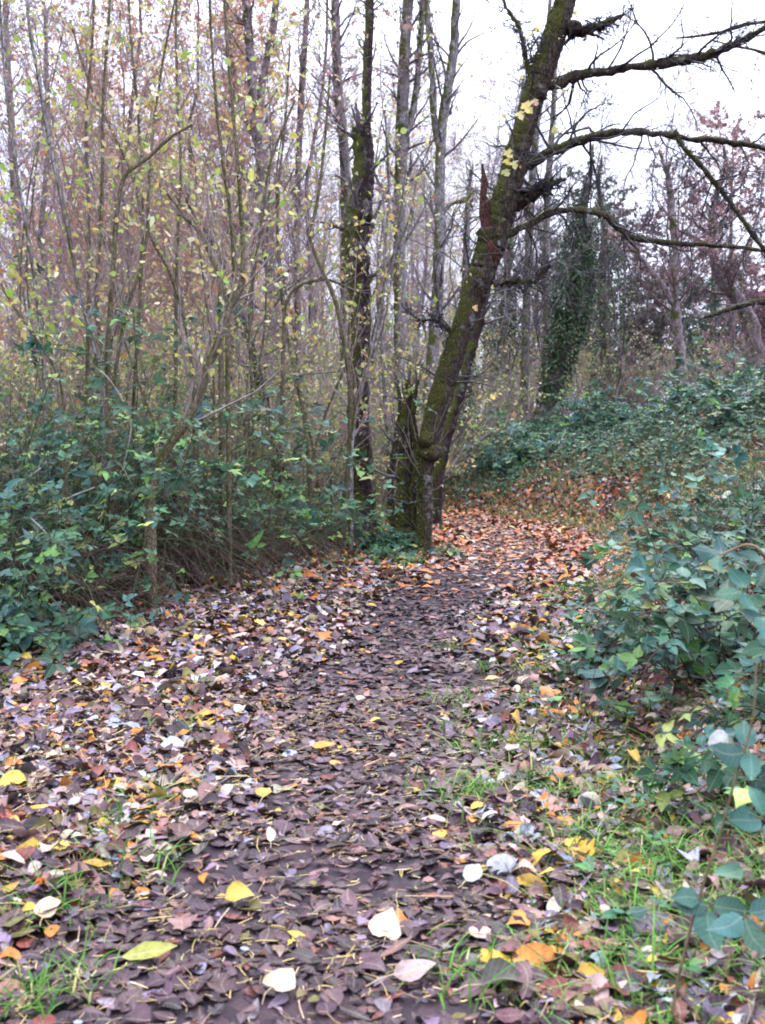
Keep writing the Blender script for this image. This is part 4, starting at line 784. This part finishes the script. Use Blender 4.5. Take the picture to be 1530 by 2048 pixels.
# near bramble sprays, bottom right: hand-traced canes with broad leaflets
def spray(pts, Y, leafs, label, size=.075, canecol=(.17, .13, .07)):
    rg = np.random.default_rng(int(pts[0][0] * 3 + pts[0][1])); P, r = polyline(pts, Y, 24); root = np.array([P[0, 0], P[0, 1], float(zt(P[0, 0], P[0, 1]))]); t = thing('bramble_cane', root, label, 'bramble'); g = Geo()
    if P[0, 2] > root[2]: P = np.vstack([root - [0, 0, .02], P]); r = np.concatenate([[r[0]], r])
    addt(g, P - root, r, 6, canecol, .06); g.build('cane', M_twig, t); g = Geo(); gs = Geo()
    for (px, py, ax, k, sz) in leafs:
        c = pix(px, py, Y); n_ = norm(np.array([rg.normal(0, .25), -.75, .8])); j = np.argmin(((P - c) ** 2).sum(1)); a = R(ax)
        f = np.array([math.cos(a), 0, math.sin(a)]); f = norm(f - (f @ n_) * n_); s = np.cross(n_, f); addt(gs, np.stack([P[j], (P[j] + c) / 2 + [0, 0, .005], c]) - root, [.0015, .0012, .001], 4, (.2, .22, .1))
        for an in ([0, 1.5, -1.5] if k == 3 else ([0] if k == 1 else [0, 1.0, -1.0, 2.0, -2.0])):
            add_leaves(g, T_leaflet, (c - root)[None], (math.cos(an) * f + math.sin(an) * s)[None], (n_ + rg.normal(0, .12, 3))[None], np.array([sz * size * (1 if an == 0 else .85)]), pick([(0.035, .10, .075), (.03, .085, .06), (.05, .12, .07)], [1, 1, 1], 1, rg), .15, .15, rg)
    g.build('foliage', M_live, t); tag(gs.build('leaf_stalk', M_twig, t), kind='stuff')
    return t
spray([(1335, 2100, 8), (1352, 1980, 7), (1375, 1880, 6), (1400, 1790, 6), (1448, 1640, 5), (1470, 1560, 5), (1505, 1440, 4), (1512, 1330, 4)], 2.1,
    [(1420, 1810, -95, 3, 1.15), (1530, 1640, 190, 3, 1.1), (1500, 1500, 170, 3, 1.0), (1405, 1800, 175, 1, .8), (1490, 1735, 200, 1, .9)], 'near bramble cane rising along the right edge with drooping dark blue-green leaflets')
spray([(1560, 2080, 9), (1550, 1950, 8), (1530, 1880, 7), (1490, 1830, 5)], 2.0, [(1488, 1825, -70, 3, 1.2)], 'short bramble shoot hanging in the bottom right corner')
spray([(1640, 1500, 9, 1), (1600, 1250, 8, .4), (1540, 1130, 7), (1500, 1090, 6), (1440, 1110, 4)], 2.7, [(1530, 1130, -120, 3, 1.1), (1490, 1180, 200, 3, 1.1), (1530, 1230, -100, 3, 1.0), (1440, 1110, 160, 3, .9), (1540, 1300, 180, 3, .9)], 'bramble cane with big pale blue-green leaves arching in from the right edge')
g = Geo(); p = pix(1450, 1483, 2.4); rg = np.random.default_rng(8)
add_leaves(g, T_ovate, np.array([[-.02, 0, .03]]), np.array([[.35, 0, -1.]]), np.array([[0, -1, .35]]), np.array([.075]), np.array([(.5, .51, .46)]), .1, .1, rg); o = g.build('fallen_leaf', M_litter); o.location = p
tag(o, 'white leaf caught on the near bramble cane at the right', 'leaf', 'single fallen leaves standing out of the litter')

# ---------------- ivy and bramble ground cover on the bank
rg = np.random.default_rng(88); g = Geo(); n = 125000
y = rg.uniform(7.5, 36, n); b = rg.uniform(0.35, 9, n); x = np.interp(y, *ER) + b; m = (x < .42 * y + .4) & (x > -.5)
m &= (rg.random(n) < np.clip(.3 + (b - np.interp(y, [8, 18, 24], [.9, 1.0, .3])) * 1.1 + 1.3 * ssum(x, y, 1.1, 9) + .5 * ssum(x, y, 3.5, 19), 0.02, 1)); x, y = x[m], y[m]; n = len(x)
hgt = np.maximum(.02, .16 + .30 * ssum(x, y, 1.6, 12) + .2 * ssum(x, y, 5, 13)) * rg.random(n) ** .5 + .02
add_leaves(g, T_mid, np.stack([x, y, zt(x, y) + hgt], -1), randdir(n, rg) * [1, 1, .4] + [0, -.3, -.1], tnorm(x, y) + rg.standard_normal((n, 3)) * .5, .085 * rg.lognormal(0, .25, n) * (.75 + y * .012), pick([(0.03, .07, .04), (.045, .11, .06), (.08, .15, .07), (.13, .2, .08), (.3, .32, .25)], [4, 4, 2, 1, .25], n, rg), .15, .2, rg)
tag(g.build('ivy_cover', M_live), 'dark green ivy and bramble ground cover over the right bank', 'ground cover', None, 'stuff')
rg = np.random.default_rng(89); g = Geo(); n = 26000
y = rg.uniform(8, 34, n); b = rg.uniform(.2, 5, n); x = np.interp(y, *ER) + b; m = (x < .42 * y + .4) & (x > -.6); x, y = x[m], y[m]; n = len(x)
add_leaves(g, T_simple, np.stack([x, y, zt(x, y) + .03 + .05 * rg.random(n)], -1), randdir(n, rg), tnorm(x, y) + rg.standard_normal((n, 3)) * .3, .09 * rg.lognormal(0, .25, n), pick(PAL_far, [14, 18, 12, 12, 3, 2, 4, 2, 1, 10, 6, 8], n, rg) * .75, .2, .3, rg)
tag(g.build('leaf_litter', M_litter), 'reddish brown leaves showing between the ivy on the bank', 'leaf litter', None, 'stuff')
# loose arching dead canes over the bank
# left floor under the thicket: dead leaves and low greenery
rg = np.random.default_rng(90); g = Geo(); n = 26000
y = rg.uniform(6, 30, n); x = np.interp(y, *EL) - rg.uniform(0.0, 7, n); m = x > -.42 * y - .4; x, y = x[m], y[m]; n = len(x)
add_leaves(g, T_simple, np.stack([x, y, zt(x, y) + .02 + .05 * rg.random(n)], -1), randdir(n, rg), tnorm(x, y) + rg.standard_normal((n, 3)) * .4, .085 * rg.lognormal(0, .25, n), pick(PAL, [20, 20, 10, 20, 5, 1, 2, 1, 1, 6, 3, 1], n, rg), .2, .3, rg)
tag(g.build('leaf_litter', M_litter), 'dull brown leaves on the floor under the left thicket', 'leaf litter', None, 'stuff')
rg = np.random.default_rng(91); g = Geo(); n = 30000
y = rg.uniform(10, 34, n); x = np.interp(y, *EL) - rg.uniform(0.1, 11, n); m = (x > -.42 * y - .4) & (ssum(x, y, 1.3, 33) > -.15); x, y = x[m], y[m]; n = len(x)
add_leaves(g, T_simple, np.stack([x, y, zt(x, y) + rg.random(n) * (.35 + .3 * ssum(x, y, 2, 34))], -1), randdir(n, rg), tnorm(x, y) + rg.standard_normal((n, 3)) * .6, .08 * rg.lognormal(0, .25, n), pick([(0.06, .12, .04), (.1, .18, .06), (.2, .25, .08)], [3, 3, 1], n, rg), .2, .3, rg)
tag(g.build('undergrowth', M_live), 'low green undergrowth covering the floor of the left wood', 'undergrowth', None, 'stuff')

# ---------------- fallen log, sticks, pale arching stems
def stick(name, pts, Y, mat, label, cat, sides=8, rough=.08, group=None):
    P, r = polyline(pts, Y, 20); rg = np.random.default_rng(int(pts[0][0])); P, r = bumpy(P, r, rg, rough); root = P[0].copy(); g = Geo(); addt(g, P - root, r, sides, (.27, .25, .21), rough, 2)
    if sides > 6:
        s, sr = spawn((P - root)[None], r[None], 5, rg, .12, (50, 90), .3, 4, .2, rr=.4); addt(g, s, sr, 5, (.3, .25, .2))
    o = g.build(name, mat); o.location = root; return tag(o, label, cat, group)
stick('fallen_log', [(195, 1190, 24, .25), (225, 1180, 26, .15), (262, 1163, 24), (285, 1153, 18, -.05)], 7.9, M_moss, 'mossy rotten log end poking out of the hollow under the left brambles', 'log')
stick('fallen_stick', [(215, 1215, 9, .2), (260, 1200, 10, .1), (310, 1188, 8)], 8.1, M_dark, 'dark stick lying below the mossy log', 'stick')
stick('fallen_branch', [(110, 1160, 7, .4), (150, 1125, 8, .3), (200, 1095, 7, .1), (260, 1070, 4)], 7.6, M_stem, 'brown dead branch leaning over the left hollow', 'branch')
stick('pale_vine', [(190, 735, 2.5), (215, 755, 3), (245, 800, 3), (262, 850, 3), (255, 900, 3), (248, 935, 2.5), (264, 970, 2)], 8.2, M_twig, 'pale grey vine curling down in front of the tall left brambles', 'vine', 5, .02)
stick('pale_vine', [(60, 1035, 4), (95, 1070, 4), (115, 1110, 4), (118, 1180, 3)], 7.0, M_twig, 'pale vine looping down at the lower left bramble edge', 'vine', 5, .02)
stick('pale_vine', [(145, 1225, 4), (165, 1250, 4), (190, 1285, 3)], 6.9, M_twig, 'short pale vine end reaching the litter at lower left', 'vine', 5, .02)
stick('dead_cane', [(20, 985, 6), (60, 955, 6), (95, 925, 5)], 8, M_twig, 'pale straight dead cane leaning right at the left edge', 'stick', 5, .02)
stick('dead_cane', [(75, 1035, 5), (130, 1000, 5), (190, 975, 4)], 8, M_twig, 'pale dead cane lying across the brambles below the tall bush', 'stick', 5, .02)
stick('dead_cane', [(1095, 1420, 7), (1140, 1470, 7), (1210, 1520, 6)], 4.55, M_twig, 'yellowish dead stalk lying across the right verge', 'stick', 5, .02)
stick('dead_cane', [(1185, 1255, 7), (1250, 1275, 7), (1330, 1310, 5)], 5.6, M_twig, 'grey dead cane poking left out of the right brambles', 'stick', 5, .02)
